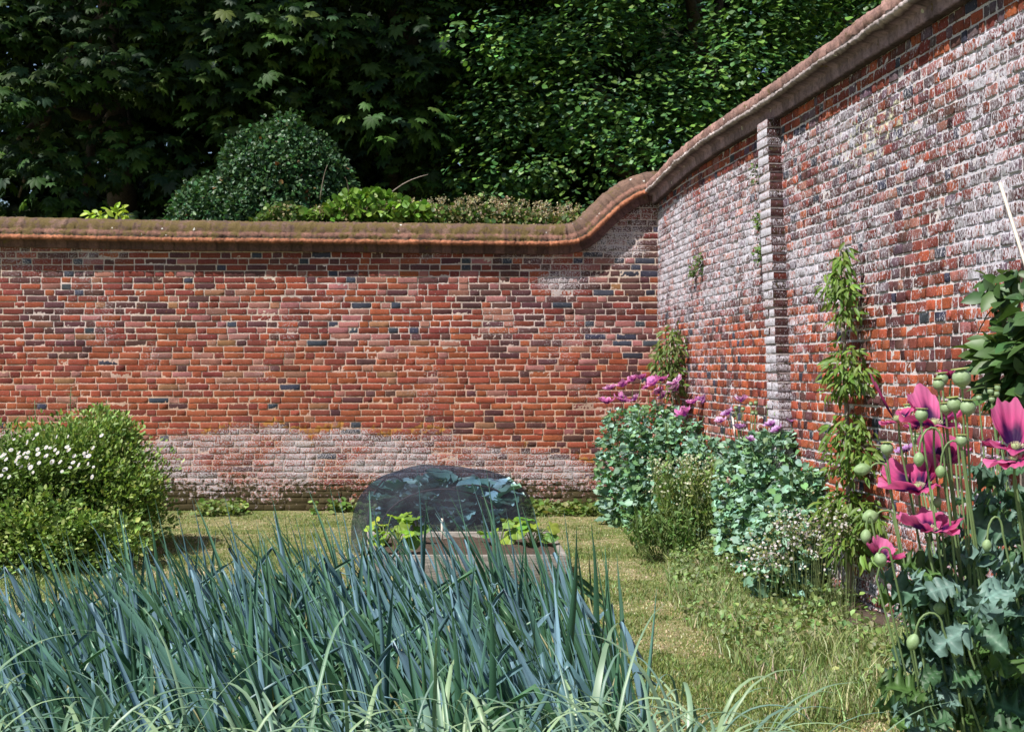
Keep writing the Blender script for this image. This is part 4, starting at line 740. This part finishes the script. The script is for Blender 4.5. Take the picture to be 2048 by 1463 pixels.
def daisies():
    root = herb('daisy_plant', 'clump of white daisies with fine foliage in front of the wall at far left', 'daisies', (-4.1, 9.1, 0), [((-4.15, 9.15, .55), (.55, .4, .42), 6000), ((-3.75, 9.2, .5), (.3, .35, .4), 2500)], T_needle, .06, [(.12, .2, .04), (.16, .25, .06)], stems=14)
    pts = [(74, 868), (67, 877), (54, 884), (113, 873), (136, 872), (203, 870), (92, 894), (100, 895), (75, 898), (110, 899), (134, 893), (137, 899), (37, 905), (48, 906), (56, 904), (76, 907), (92, 911), (115, 905), (148, 911), (168, 906), (175, 903), (8, 908), (3, 912), (12, 918), (38, 913), (53, 914), (32, 920), (36, 926), (78, 925), (58, 929), (61, 934), (104, 923), (120, 923), (146, 924), (171, 912), (177, 911), (140, 934), (176, 927), (157, 929), (186, 895), (187, 933), (2, 950), (18, 953), (10, 938), (124, 942), (184, 953), (66, 944), (42, 934), (22, 899), (28, 878)]
    for (x, y) in pts:
        c = P(x, y, rng.uniform(8.55, 8.8)); ax = norm(np.array([rng.normal(-.35, .3), -.75, rng.uniform(.3, .9)])); R = frames(norm(np.cross(ax, [0, 0, 1.]))[None], ax[None])[0]; s_ = rng.uniform(.012, .023); mb = MB(); n = 14; th = np.arange(n)*2*PI/n
        V = [[0, 0, .15]]; f = []
        for i in range(n): a, b2 = th[i]-.19, th[i]+.19; V += [[math.cos(a)*.9, math.sin(a)*.9, 0], [math.cos(th[i])*1.05, math.sin(th[i])*1.05, -.05], [math.cos(b2)*.9, math.sin(b2)*.9, 0]]; f.append([0, 1+3*i, 2+3*i, 3+3*i])
        mb.add(c+(R@(np.array(V)*s_).T).T, [np.array(f)], (.82, .82, .84)); V2 = [[0, 0, .32]]+[[math.cos(t_)*.28, math.sin(t_)*.28, .2] for t_ in th]; mb.add(c+(R@(np.array(V2)*s_).T).T, [np.array([[0, 1+i, 1+(i+1) % n] for i in range(n)])], (.75, .66, .35)); mb.build('flower', MAT['petal'], root)
daisies()
def thistle(x, ytop, ybot, Z, label, sc_=1.):
    a = P(x, ytop, Z); b = np.array([a[0]+.03, Z, .0]); root = empty('thistle', b, label, 'thistle'); mb = MB(); t = np.linspace(0, 1, 10)[:, None]; tube(mb, b+(a-b)*t+rng.normal(0, .006, (10, 3)), .008*(1-.6*t[:, 0]), 5, (.14, .22, .1)); mb.build('stem', MAT['leaf'], root)
    mb = MB(); n = 60; s_ = rng.uniform(.55, 1.0, n); pos = b+(a-b)*s_[:, None]+rng.normal(0, .02, (n, 3)); d = rdir(n)*np.array([1, 1, .4]); scatter(mb, T_lance, pos, norm(d+np.array([0, 0, .35])), norm(np.array([0, -.4, .9])+rng.normal(0, .3, (n, 3))), .09*sc_*(1.25-s_), vary((.09, .19, .08), n)); mb.build('leaves', MAT['leaf'], root)
thistle(142, 775, 900, 9.9, 'tall blue green spiky stalk rising against the wall above the daisies'); thistle(213, 798, 900, 10.1, 'thin brownish stalk standing right of the taller one above the bush', .7); thistle(68, 800, 900, 10.2, 'thin stalk standing left of the tallest one above the daisies', .7)
# ================================================================== poppies
def petal_mesh(mb, c, R, rad, az, width, cup, seed, col_in, col_out, ruf=.1, curl=0., black=.68):
    r = np.random.default_rng(seed); na, nr = 37, 12; A, Q = np.meshgrid(np.linspace(-1, 1, na), np.linspace(0, 1, nr), indexing='ij'); ph = r.uniform(0, 6.28, 4)
    edge = 1+.05*np.sin(A*5+ph[0])+.018*np.sin(A*13+ph[1])+.01*np.sin(A*29+ph[2])-.42*np.abs(A)**2.6
    rr = Q*edge; th = az+A*width/2*(.55+.45*np.minimum(1, Q*1.7)); hgt = cup*rr**1.5-curl*np.clip(rr-.55, 0, 1)**1.5
    wav = ruf*(np.sin(A*6+ph[1])*.7+np.sin(A*11+ph[2]+Q*3)*.45+.3*np.sin(A*23+ph[3]+Q*4))*Q**1.8+.03*np.sin(Q*13+A*7+ph[0])*Q; flat = np.sqrt(np.maximum(.05, 1-np.minimum(.8, (cup*.6)**2)))
    X = rr*flat*np.cos(th); Y = rr*flat*np.sin(th); Z = hgt+wav+.05*np.abs(A)**2*Q+.022*np.sin(A*24+ph[0]+2*Q)*Q
    V = c+(R@(np.stack([X, Y, Z], -1).reshape(-1, 3)*rad).T).T; i, j = np.meshgrid(np.arange(na-1), np.arange(nr-1), indexing='ij'); q = np.stack([i*nr+j, (i+1)*nr+j, (i+1)*nr+j+1, i*nr+j+1], -1).reshape(-1, 4)
    k = sst(black+.1, black-.12, Q+.06*np.sin(A*9+ph[2])+.5*np.abs(A)**3*.3)[..., None]; stre = (1+.16*np.sin(A*31+ph[0])*Q+.1*np.sin(A*53+Q*3))[..., None]; lt = (np.clip(Q-.75, 0, 1)*1.2)[..., None]
    col = (np.array(col_out)*stre*(1-lt)+np.array([.72, .3, .48])*lt)*(1-k)+np.array(col_in)*k; mb.add(V, [q], np.clip(col, .005, .9).reshape(-1, 3))
PK = [(.58, .075, .24), (.46, .04, .16), (.66, .13, .32)]
def lathe(mb, c, R, prof, n, col, mod=None):
    th = np.arange(n)*2*PI/n; pr = np.array(prof, float); m = len(pr); r_ = pr[:, 0][:, None]*np.ones(n)
    if mod is not None: r_ = r_*mod(th)[None]
    V = np.stack([r_*np.cos(th), r_*np.sin(th), pr[:, 1][:, None]+0*r_], -1).reshape(-1, 3); V = c+(R@V.T).T
    i, j = np.meshgrid(np.arange(m-1), np.arange(n), indexing='ij'); q = np.stack([i*n+j, i*n+(j+1) % n, (i+1)*n+(j+1) % n, (i+1)*n+j], -1).reshape(-1, 4); mb.add(V, [q, ], col); 
def axR(ax): ax = norm(np.array(ax, float)); t = np.array([0, 1., 0]) if abs(ax[1]) < .9 else np.array([0, 0, 1.]); return frames(norm(t)[None], ax[None])[0]
def capsule(root, c, ax, r):
    R = axR(ax); mb = MB(); lathe(mb, c, R, [(.01*r, -1.28*r), (.3*r, -1.24*r), (.34*r, -1.16*r), (.28*r, -1.06*r), (.45*r, -.98*r), (.78*r, -.72*r), (.97*r, -.3*r), (1.0*r, .1*r), (.88*r, .52*r), (.6*r, .82*r), (.42*r, .92*r), (.01*r, .93*r)], 18, (1, 1, 1), lambda t: 1+.02*np.sin(t*9)); o = mb.build('seed_capsule', MAT['capsule'], root, True)
    mb = MB(); lathe(mb, c, R, [(.05*r, .98*r), (.4*r, 1.0*r), (.9*r, 1.06*r), (.98*r, 1.0*r), (.9*r, .95*r), (.4*r, .88*r)], 40, (1.25, 1.05, .62), lambda t: 1+.09*np.cos(t*10)); m2 = mb.data('crown', MAT['capsule'], np.array(root.location), True); link('crown', m2, o)
def stemp(a, b, bow=(0, 0, 0), n=14): t = np.linspace(0, 1, n)[:, None]; return a+(b-a)*t+np.array(bow)*np.sin(t*PI)
SG = (.2, .29, .12)
def stem(root, p, r=.0027, r2=.0021):
    mb = MB(); tube(mb, p, np.linspace(r, r2, len(p)), 7, np.array(SG)*random.uniform(.85, 1.15), cap=False)
    n = 50; k = rng.integers(2, len(p)-1, n); q = np.array(p)[k]+rng.normal(0, .004, (n, 3)); d = rdir(n)*np.array([1, 1, .2]); s_ = np.cross(d, [0, 0, 1.])*.0003
    V = np.stack([q-s_, q+s_, q+d*.006], 1); mb.add(V.reshape(-1, 3), [np.arange(n*3).reshape(-1, 3)], (.35, .42, .25)); return mb.build('stem', MAT['poppy_leaf'], root, True)
def hook(a, b, side, h, n=16):        # stem that rises, arches over and hangs: a base, b bud top
    top = np.array([(b[0]*.5+(b[0]+side)*.5), b[1], b[2]+h]); s1 = stemp(a, np.array([b[0]+side, b[1], b[2]+h*.25]), (0, 0, 0), n); t = np.linspace(0, PI, 9)[1:]
    arc = np.stack([b[0]+side/2+side/2*np.cos(t), b[1]+0*t, b[2]+h*.25*(1-t/PI)+h*.75*np.sin(t)], -1); return np.vstack([s1, arc])
def bud(root, c, ax, r, L=1.45):
    R = axR(ax); mb = MB(); lathe(mb, c, R, [(.01*r, -L*r), (.3*r, -L*.93*r), (.7*r, -L*.62*r), (.97*r, -L*.15*r), (.95*r, L*.25*r), (.66*r, L*.65*r), (.3*r, L*.9*r), (.01*r, L*r)], 16, (.95, 1.0, .9), lambda t: 1+.05*np.abs(np.cos(t))+.03*np.sin(t*5)); mb.build('bud', MAT['capsule'], root, True)
def flower(root, c, ax, rad, spec, seed, cin=(.035, .004, .06), cout=None, centre=True, ruf=.1):
    R = axR(ax); o = None
    for i, (az, wd, cup, curl, sc_) in enumerate(spec):
        mb = MB(); petal_mesh(mb, c+R[:, 2]*.002*i, R, rad*sc_, math.radians(az), math.radians(wd), cup, seed*13+i, cin, PK[(seed+i) % 3] if cout is None else cout, ruf, curl)
        if o is None: o = mb.build('flower', MAT['petal'], root, True)
        else: link('petal', mb.data('petal', MAT['petal'], np.array(root.location), True), o)
    if centre:
        mb = MB(); lathe(mb, c+R[:, 2]*rad*.14, R, [(.001, -rad*.12), (rad*.1, -rad*.08), (rad*.13, rad*.02), (rad*.1, rad*.09), (.001, rad*.1)], 12, (.5, .6, .3)); n = 60; d = norm(rdir(n)+np.array([0, 0, 1.2])); d[:, 2] = np.abs(d[:, 2]); d = (R@d.T).T; q = c+R[:, 2]*rad*.03; e = q+d*rad*.26; s_ = norm(np.cross(d, [1, .3, .2]))*rad*.012
        mb.add(np.stack([q+0*d, e-s_, e+s_], 1).reshape(-1, 3), [np.arange(n*3).reshape(-1, 3)], (.6, .55, .4)); link('stamens', mb.data('stamens', MAT['petal'], np.array(root.location)), o)
    return o
def frilly(mb, base, d, n, L, Wd, seed, col):
    r = np.random.default_rng(seed); nt, ns = 34, 13; T, S = np.meshgrid(np.linspace(0, 1, nt), np.linspace(-1, 1, ns), indexing='ij'); ph = r.uniform(0, 6.28, 6)
    prof = (np.sin(PI*np.clip(T*.93+.05, 0, 1))**.62)*(1-.32*T)+.03; lob = 1+.2*np.sin(T*PI*7+ph[0]+(S > 0)*1.3)*np.abs(S)**2+.13*(np.abs(((T*15+ph[1]) % 1)-.5)*4-1)*np.abs(S)**6+.05*r.normal(size=(nt, 1))*np.abs(S)**6
    x = S*prof*Wd/2*lob; y = T*L+.06*L*np.abs(S)*np.sin(T*PI*7+ph[2]); cv = r.uniform(-.15, .45)
    ruf = (np.sin(T*PI*8+ph[3]+(S > 0)*2)*.085+np.sin(T*PI*17+ph[4])*.035)*np.abs(S)**1.6*L
    z = 2.0*ruf+.16*np.abs(S)**1.3*Wd*r.uniform(.1, 1.2)-cv*L*T**2*.9+.012*L*np.cos(T*44)*np.abs(S)
    y = y-cv*L*T**3*.25; R = frames(np.array(d, float)[None], np.array(n, float)[None])[0]; V = base+(R@np.stack([x, y, z], -1).reshape(-1, 3).T).T
    i, j = np.meshgrid(np.arange(nt-1), np.arange(ns-1), indexing='ij'); q = np.stack([i*ns+j, i*ns+j+1, (i+1)*ns+j+1, (i+1)*ns+j], -1).reshape(-1, 4)
    vein = np.exp(-(np.abs(S)/.07)**2)*.5+.22*np.exp(-((np.sin(T*PI*7+np.abs(S)*2.4))/.25)**2)*(1-np.abs(S)); c = np.array(col)[None, None]*(1+vein[..., None]*.7)*(1+.1*r.normal(size=(nt, ns, 1))*.5)
    mb.add(V, [q], c.reshape(-1, 3))
PL = [(.07, .14, .09), (.1, .185, .14), (.05, .115, .05), (.075, .15, .04), (.14, .235, .2)]
ZN = 2.3
class Plant:
    def __init__(s, bx, by, label): s.b = np.array([bx, by, .03]); s.root = empty('poppy_plant', s.b, label, 'poppy', 'tall pink poppies in the right foreground')
    def pt(s, x, y, Z=None): return P(x, y, Z or s.b[1]+rng.uniform(-.1, .1))
    def leaves(s, n, x0, x1, y0, y1, seed):
        r = np.random.default_rng(seed)
        for i in range(n):
            y = y0+(y1-y0)*(i+.5)/n+r.normal(0, 14); Z = s.b[1]+r.uniform(-.12, .34); x = r.uniform(x0, x1)+(y-y0)*.04; b = P(x, y, Z); az = r.uniform(0, 6.28); d = norm(np.array([math.cos(az), math.sin(az)*.8, r.uniform(-.35, .7)])); n_ = norm(np.array([-.35*d[0]+r.normal(0, .35)-.15, r.normal(-.35, .4), 1.]))
            L = r.uniform(.05, .11); mb = MB(); frilly(mb, b, d, n_, L, L*r.uniform(.55, .85), seed*100+i, np.array(PL[r.integers(0, 5)])*r.uniform(.8, 1.2)); mb.build('leaf', MAT['poppy_leaf'], s.root, True)
def cap(pl, x, y, rpx, Z, ax=(-.05, -.1, 1), base=None, bow=(0, 0, 0)):
    c = P(x, y, Z); r = rpx/F*Z; axn = norm(np.array(ax, float)); capsule(pl.root, c, ax, r); e = c-axn*r*1.25; b = np.array(base) if base is not None else pl.b+rng.normal(0, .02, 3)*[1, 1, 0]; stem(pl.root, stemp(b, e, bow))
def flo(pl, x, y, rpx, Z, ax, spec, seed, bow=(0, 0, 0), **k):
    c = P(x, y, Z); axn = norm(np.array(ax, float)); flower(pl.root, c, ax, rpx*.92/F*Z, spec, seed, **k); b = pl.b+rng.normal(0, .02, 3)*[1, 1, 0]; stem(pl.root, np.vstack([stemp(b, c-axn*.02+np.array([0, 0, -.02]), bow), c[None]]), .0028, .0023)
def bd(pl, x, y, rpx, Z, side, h, L=1.45, ax=(0.05, 0, 1)):
    c = P(x, y, Z); r = rpx/F*Z; bud(pl.root, c, ax, r, L); stem(pl.root, hook(pl.b+rng.normal(0, .02, 3)*[1, 1, 0], c+norm(np.array(ax, float))*r*L*.95, side, h), .0026, .002)
bowl = [(0, 150, .55, 0, 1), (180, 150, .55, 0, 1), (90, 150, .5, 0, .95), (270, 150, .5, 0, .95)]; saucer = [(0, 160, .22, .12, 1), (180, 160, .25, .1, 1), (90, 150, .3, 0, .95), (270, 150, .2, .3, .95)]
pa = Plant(1.02, 2.28, 'poppy plant with the leftmost hanging buds and the low pink flower beside the lawn')
pb = Plant(1.12, 2.32, 'poppy plant carrying the two large stacked pink bowls at the middle height')
pc = Plant(1.06, 2.4, 'poppy plant with the cluster of round green seed capsules at the very top')
pd_ = Plant(1.24, 2.3, 'poppy plant with the two deep pink flowers cut by the right edge')
pe = Plant(1.2, 2.2, 'poppy plant with frilly leaves filling the lower right corner')
# capsules
cap(pc, 1923, 755, 18, 2.2, (-.15, -.2, 1)); cap(pc, 1884, 757, 12, 2.35, (-.1, -.1, 1)); cap(pc, 1877, 768, 11.5, 2.3); cap(pc, 1936, 814, 15, 2.2, (.02, -.25, 1)); cap(pc, 1909, 808, 14.5, 2.22, (-.12, -.15, 1)); cap(pc, 1892, 816, 11, 2.26); cap(pa, 1843, 829, 12.5, 2.2, (.05, -.1, 1)); cap(pb, 1923, 880, 11.5, 2.2, (.03, -.1, 1)); cap(pa, 1774, 896, 12.5, 2.28, (-.02, -.1, 1), bow=(-.03, 0, .02)); cap(pc, 1817, 818, 10, 2.5, (-.1, -.45, 1))
# buds
bd(pa, 1725, 938, 12, 2.28, .03, .012, 1.5, (1, 0, .12)); bd(pa, 1838, 918, 10.5, 2.2, .045, .055); bd(pb, 1881, 943, 9.5, 2.2, .045, .055); bd(pa, 1732, 1072, 10.5, 2.25, .012, .03); bd(pa, 1741, 1033, 14, 2.3, .03, .01, 1.2, (1, .2, .25)); bd(pe, 1826, 1283, 12, 2.1, .05, .045, 1.5, (.35, 0, 1)); bd(pe, 1912, 1303, 9, 2.15, .03, .05); bd(pd_, 1974, 1090, 9, 2.2, .03, .05); bd(pb, 1875, 1004, 8, 2.3, .02, .03); bd(pe, 1880, 1215, 12, 2.2, .02, .025, 1.1); bd(pe, 1823, 1378, 8, 2.25, .015, .03); bd(pb, 1948, 1180, 8, 2.3, .02, .03)
bd(pc, 1761, 1118, 12.5, 2.12, .02, .012, 1.25, (-.3, -.3, 1))
# flowers
flo(pc, 1868, 858, 88, 2.3, (-.05, -.2, 1), [(100, 120, 1.05, 0, .95), (20, 130, .6, 0, .85), (200, 120, .35, 0, .9), (285, 130, .05, .2, .7)], 2)
flo(pa, 1797, 846, 72, 2.32, (-.25, -.3, 1), [(165, 80, 1.5, 0, 1.0), (195, 90, .25, .1, .62), (20, 110, .5, 0, .65)], 4)
flo(pb, 1890, 935, 78, 2.38, (-.1, -.5, .8), [(90, 160, .95, 0, 1), (10, 150, .6, .2, .8), (175, 150, .6, .2, .8), (270, 130, .3, .4, .6)], 7)
flo(pb, 1838, 985, 88, 2.3, (-.3, -.4, 1), [(95, 160, .8, 0, .95), (15, 140, .7, .1, .9), (190, 150, .5, .2, 1), (280, 150, .2, .5, .6)], 9)
flo(pb, 1860, 1068, 78, 2.22, (.05, -.22, 1), [(100, 160, .6, 0, .85), (20, 140, .5, .1, .95), (185, 150, .45, .1, 1), (290, 150, .15, .2, .8)], 3)
flo(pa, 1762, 1122, 48, 2.22, (.25, -.6, .8), [(90, 160, 1.0, 0, 1), (190, 140, .6, 0, .95), (0, 140, .5, 0, .95), (285, 130, .0, .1, .5)], 5)
flo(pd_, 2032, 905, 88, 2.2, (0, -.4, .9), [(90, 140, 1.2, 0, 1.05), (170, 120, .35, .3, .85), (10, 130, .5, .2, .9), (265, 120, .1, .5, .7)], 6)
flo(pd_, 2030, 925, 70, 2.16, (-.1, -.5, .9), [(190, 120, .2, .4, 1), (250, 120, .1, .5, .9), (330, 130, .2, .2, .9)], 8)
for (x, y, r, Z, k, ax) in ((1902, 760, 34, 2.9, 0, (0, -.5, 1)), (1812, 905, 22, 3.2, 1, (-.3, -.7, .6)), (1985, 896, 22, 3.0, 1, (-.2, -.6, 1)), (2003, 856, 20, 3.2, 2, (0, -.6, 1)), (1860, 880, 24, 3.0, 1, (.2, -.6, 1)), (1830, 860, 24, 3.1, 0, (-.2, -.4, 1)), (2008, 1012, 20, 2.8, 0, (-.5, -.6, .6)), (2042, 1025, 18, 2.6, 0, (0, -.6, 1)), (1985, 920, 16, 3.1, 2, (0, -.5, 1))):
    flo([pc, pd_][x > 1950], x, y, r, Z, ax, bowl, x % 17, cout=[None, (.5, .3, .62), (.8, .74, .82)][k], centre=False)
# thin distant stems and capsules beside the apple tree
pf = Plant(1.5, 3.2, 'slender poppy plant with small capsules in front of the apple tree')
for x, y in ((1995, 775), (1993, 787), (1981, 782), (1984, 798), (1958, 795), (1830, 878), (1875, 866), (1834, 872)): cap(pf, x, y, 6, 3.2, base=pf.b+rng.normal(0, .04, 3)*[1, 1, 0])
pa.leaves(40, 1815, 1870, 1105, 1480, 1); pb.leaves(46, 1850, 1950, 1085, 1480, 2); pc.leaves(40, 1920, 2010, 960, 1480, 3); pd_.leaves(60, 1970, 2090, 930, 1480, 4); pe.leaves(76, 1850, 2080, 1150, 1500, 5)
# tiny stems of the plant bases are hidden by the leaves

# ---------------------------------------------------------- far poppies along the right wall
T_fr = (lambda: (lambda mb: (np.concatenate(mb.V), [np.concatenate(mb.F[4])]))((lambda mb: (mb.add(*[(lambda V, q: (V, [q]))(*(lambda T, S: (np.stack([S*np.sin(PI*np.clip(T*.9+.06, 0, 1))*.38*(1+.3*np.sin(T*22)*np.abs(S)), T, .14*np.abs(S)-.25*T**2+.07*np.sin(T*19+S*2)*np.abs(S)], -1).reshape(-1, 3), np.array([[i*4+j, i*4+j+1, (i+1)*4+j+1, (i+1)*4+j] for i in range(7) for j in range(3)])))(*np.meshgrid(np.linspace(0, 1, 8), np.linspace(-1, 1, 4), indexing='ij')))][0]), mb)[1])(MB())))()
FL = [(.8, .36, .68), (.75, .27, .6), (.66, .48, .8), (.86, .62, .85)]
def farpoppy(x, ybase_unused, Z, top, spread, n, label, flowers, caps=(), lc=None):
    n = int(n*1.75)
    b = np.array([(x-1024)/F*Z, Z, .02]); root = empty('poppy_plant', b, label, 'poppy', 'lilac pink poppies along the foot of the right wall'); mb = MB()
    z = rng.random(n)**.8*top; rr = spread*np.sqrt(rng.random(n))*(.75+.35*np.sin(np.clip(z/top, 0, 1)*PI)); a = rng.random(n)*2*PI; pos = b+np.stack([rr*np.cos(a), rr*np.sin(a), z], -1); pos[:, 2] -= rr*.25; pos[:, 2] = np.maximum(pos[:, 2], .05); pos[:, 0] = np.minimum(pos[:, 0], np.interp(pos[:, 1], sZ[::-1], sX[::-1])-.03)
    d = np.stack([np.cos(a), np.sin(a), rng.uniform(-.4, .8, n)], -1)+rng.normal(0, .4, (n, 3)); scatter(mb, T_fr, pos, norm(d), norm(rng.normal(0, .5, (n, 3))+np.array([-.2, -.4, 1.])), rng.uniform(.035, .09, n)*(1.4-.6*z/top), vary(pickc(lc or [(.2, .34, .25), (.28, .44, .36), (.13, .25, .15), (.17, .31, .13)], n), n, .22, .06)); mb.build('leaves', MAT['poppy_leaf'], root, True)
    for i in range(7): mb = MB(); a = rng.random()*6.28; tube(mb, stemp(b+np.array([math.cos(a), math.sin(a), 0])*.04, b+np.array([math.cos(a)*spread*.6, math.sin(a)*spread*.6, top*.95])), .005, 5, SG); mb.build('stem', MAT['leaf'], root)
    for i, (fx, fy, r, k) in enumerate(flowers):
        c = P(fx, fy, Z+rng.uniform(-.12, .12)); ax = norm(np.array([rng.normal(-.3, .35), -.8, .9])); flower(root, c, ax, r*1.15/F*Z, [(q+rng.uniform(-20, 20), 150, rng.uniform(.35, .9), rng.uniform(0, .2), 1) for q in (0, 180, 90, 270)], int(fx), (.2, .03, .22), FL[k], False, .12); mb = MB(); tube(mb, stemp(np.array([b[0]*.6+c[0]*.4, c[1], top*.6]), c-ax*.01), .003, 5, SG); mb.build('stem', MAT['leaf'], root)
    for (fx, fy) in caps: c = P(fx, fy, Z+rng.uniform(-.1, .1)); capsule(root, c, (0, -.1, 1), .017); mb = MB(); tube(mb, stemp(np.array([b[0]*.6+c[0]*.4, c[1], top*.55]), c-np.array([0, 0, .02])), .003, 5, SG); mb.build('stem', MAT['leaf'], root)
farpoppy(1250, 0, 11.3, 1.16, .26, 620, 'poppy plant furthest left by the wall corner with magenta pink flowers', [(1213, 808, 16, 1), (1243, 803, 17, 0), (1246, 774, 14, 0), (1266, 763, 13, 0), (1282, 759, 11, 0), (1220, 780, 13, 3), (1272, 800, 11, 3)])
farpoppy(1305, 0, 10.9, 1.22, .28, 760, 'poppy plant in front of the corner fruit tree with pink flowers at its top', [(1309, 770, 17, 1), (1322, 763, 13, 1), (1320, 787, 13, 0), (1328, 795, 12, 3), (1352, 768, 17, 3), (1354, 781, 16, 3), (1295, 776, 10, 0)])
farpoppy(1360, 0, 10.6, 1.1, .27, 700, 'poppy plant with one larger deep pink flower facing the lawn', [(1371, 832, 18, 1), (1388, 807, 13, 0), (1402, 802, 12, 2), (1413, 804, 11, 2)])
farpoppy(1412, 0, 10.2, .95, .22, 420, 'slim poppy plant between the two big clumps', [(1450, 886, 15, 3)])
farpoppy(1495, 0, 8.9, 1.0, .24, 520, 'poppy plant at the left of the clump below the pilaster with capsules and pale flowers', [(1482, 804, 15, 3), (1456, 830, 13, 2), (1443, 845, 12, 3), (1478, 858, 12, 2)], [(1472, 815), (1486, 817), (1474, 823), (1502, 807), (1512, 805), (1506, 825), (1536, 813), (1468, 830), (1512, 826)])
farpoppy(1550, 0, 8.5, 1.1, .27, 760, 'poppy plant right under the pilaster with lilac flowers', [(1541, 852, 13, 2), (1570, 856, 17, 2), (1556, 862, 12, 2), (1585, 845, 11, 2), (1590, 833, 12, 3), (1500, 882, 10, 2)], [(1552, 828)])
farpoppy(1605, 0, 8.0, .86, .24, 620, 'broad leaved poppy plant between the pilaster clump and the peach tree', [])
farpoppy(1560, 0, 7.7, .62, .2, 300, 'low poppy plant with large leaves in front of the clump below the pilaster', [])
for (x, y0, y1, Z, lb) in ((1465, 832, 885, 9.0, 'thin pale stick standing among the poppies below the pilaster'),):
    a, b = P(x, y0, Z), P(x+8, y1, Z); b2 = b+(b-a)*3; b2[2] = .02; mb = MB(); tube(mb, [b2, b, a], .009, 6); tag(mb.top('cane', MAT['cane'], b2), lb, 'cane')
# stalky seeding plants in front of the wall
def stalky(x0, x1, Z, zt, n, label, cols, fl, base=None):
    bx = ((x0+x1)/2-1024)/F*Z; b = np.array([bx, Z, .02]); root = empty('seeding_plant', b, label, 'wild plant'); mb = MB(); m2 = MB()
    for i in range(n):
        bb = b+np.array([rng.uniform(-.5, .5)*(x1-x0)/F*Z, rng.uniform(-.2, .2), 0]); h = zt*rng.uniform(.55, 1.0); e = bb+np.array([rng.normal(-.06, .1), rng.normal(0, .08), h]); p = stemp(bb, e, (rng.normal(0, .03), 0, 0), 7); tube(mb, p, .003, 3, np.array(cols[i % len(cols)]), cap=False)
        k = 16; s_ = rng.uniform(.3, 1, k); q = bb+(e-bb)*s_[:, None]; scatter(mb, T_needle, q, norm(rng.normal(0, .6, (k, 3))+np.array([0, 0, .9])), rdir(k), .06*rng.uniform(.5, 1.2, k), vary(cols[0], k))
        if fl is not None: k = 6; q = e+rng.normal(0, .03, (k, 3)); scatter(m2, T_round, q, rdir(k), rdir(k), .02, vary(fl, k, .1, .05))
    mb.build('stems', MAT['leaf'], root)
    if fl is not None: m2.build('flowers', MAT['leaf'], root)
stalky(1330, 1480, 9.6, .78, 130, 'pale green stalky plants between the two poppy clumps', [(.2, .29, .08), (.15, .23, .06), (.26, .33, .13)], (.5, .52, .36)); stalky(1280, 1390, 9.2, .4, 70, 'low green stalks in front of the left poppy clump', [(.13, .21, .06), (.18, .26, .08)], None)
def gyp(x, y, w_, h_, Z, n, label):
    c = P(x, y, Z); b = np.array([c[0], c[1], .02]); root = empty('white_flower_plant', b, label, 'wild flowers', 'tiny white wild flowers at the border edge'); mb = MB(); m2 = MB(); pos = c+rng.normal(0, .45, (n, 3))*np.array([w_/F*Z, .2, h_/F*Z]); pos[:, 2] = np.maximum(pos[:, 2], .05)
    scatter(m2, T_round, pos, rdir(n), norm(rng.normal(0, .4, (n, 3))+np.array([-.2, -.6, .7])), .017*rng.uniform(.6, 1.3, n), vary((.75, .73, .7), n, .1, .03)); tag(m2.build('flowers', MAT['petal'], root), kind='stuff')
    for i in range(n//5): tube(mb, stemp(pos[i]*[1, 1, 0]*.6+b*[.4, .4, 1], pos[i], (0, 0, 0), 4), .0014, 3, (.2, .26, .1), cap=False)
    k = n*2; scatter(mb, T_small, np.repeat(pos, 2, 0)+rng.normal(0, .03, (k, 3)), rdir(k), rdir(k), .02, vary((.2, .22, .09), k)); mb.build('stems', MAT['leaf'], root)
gyp(1615, 1065, 85, 60, 7.3, 260, 'haze of tiny white flowers below the low peach growth'); gyp(1530, 1110, 60, 40, 7.2, 110, 'sparser tiny white and tan flowers left of the denser haze'); gyp(1690, 1040, 50, 40, 7.0, 90, 'small patch of tiny white flowers at the foot of the right wall')
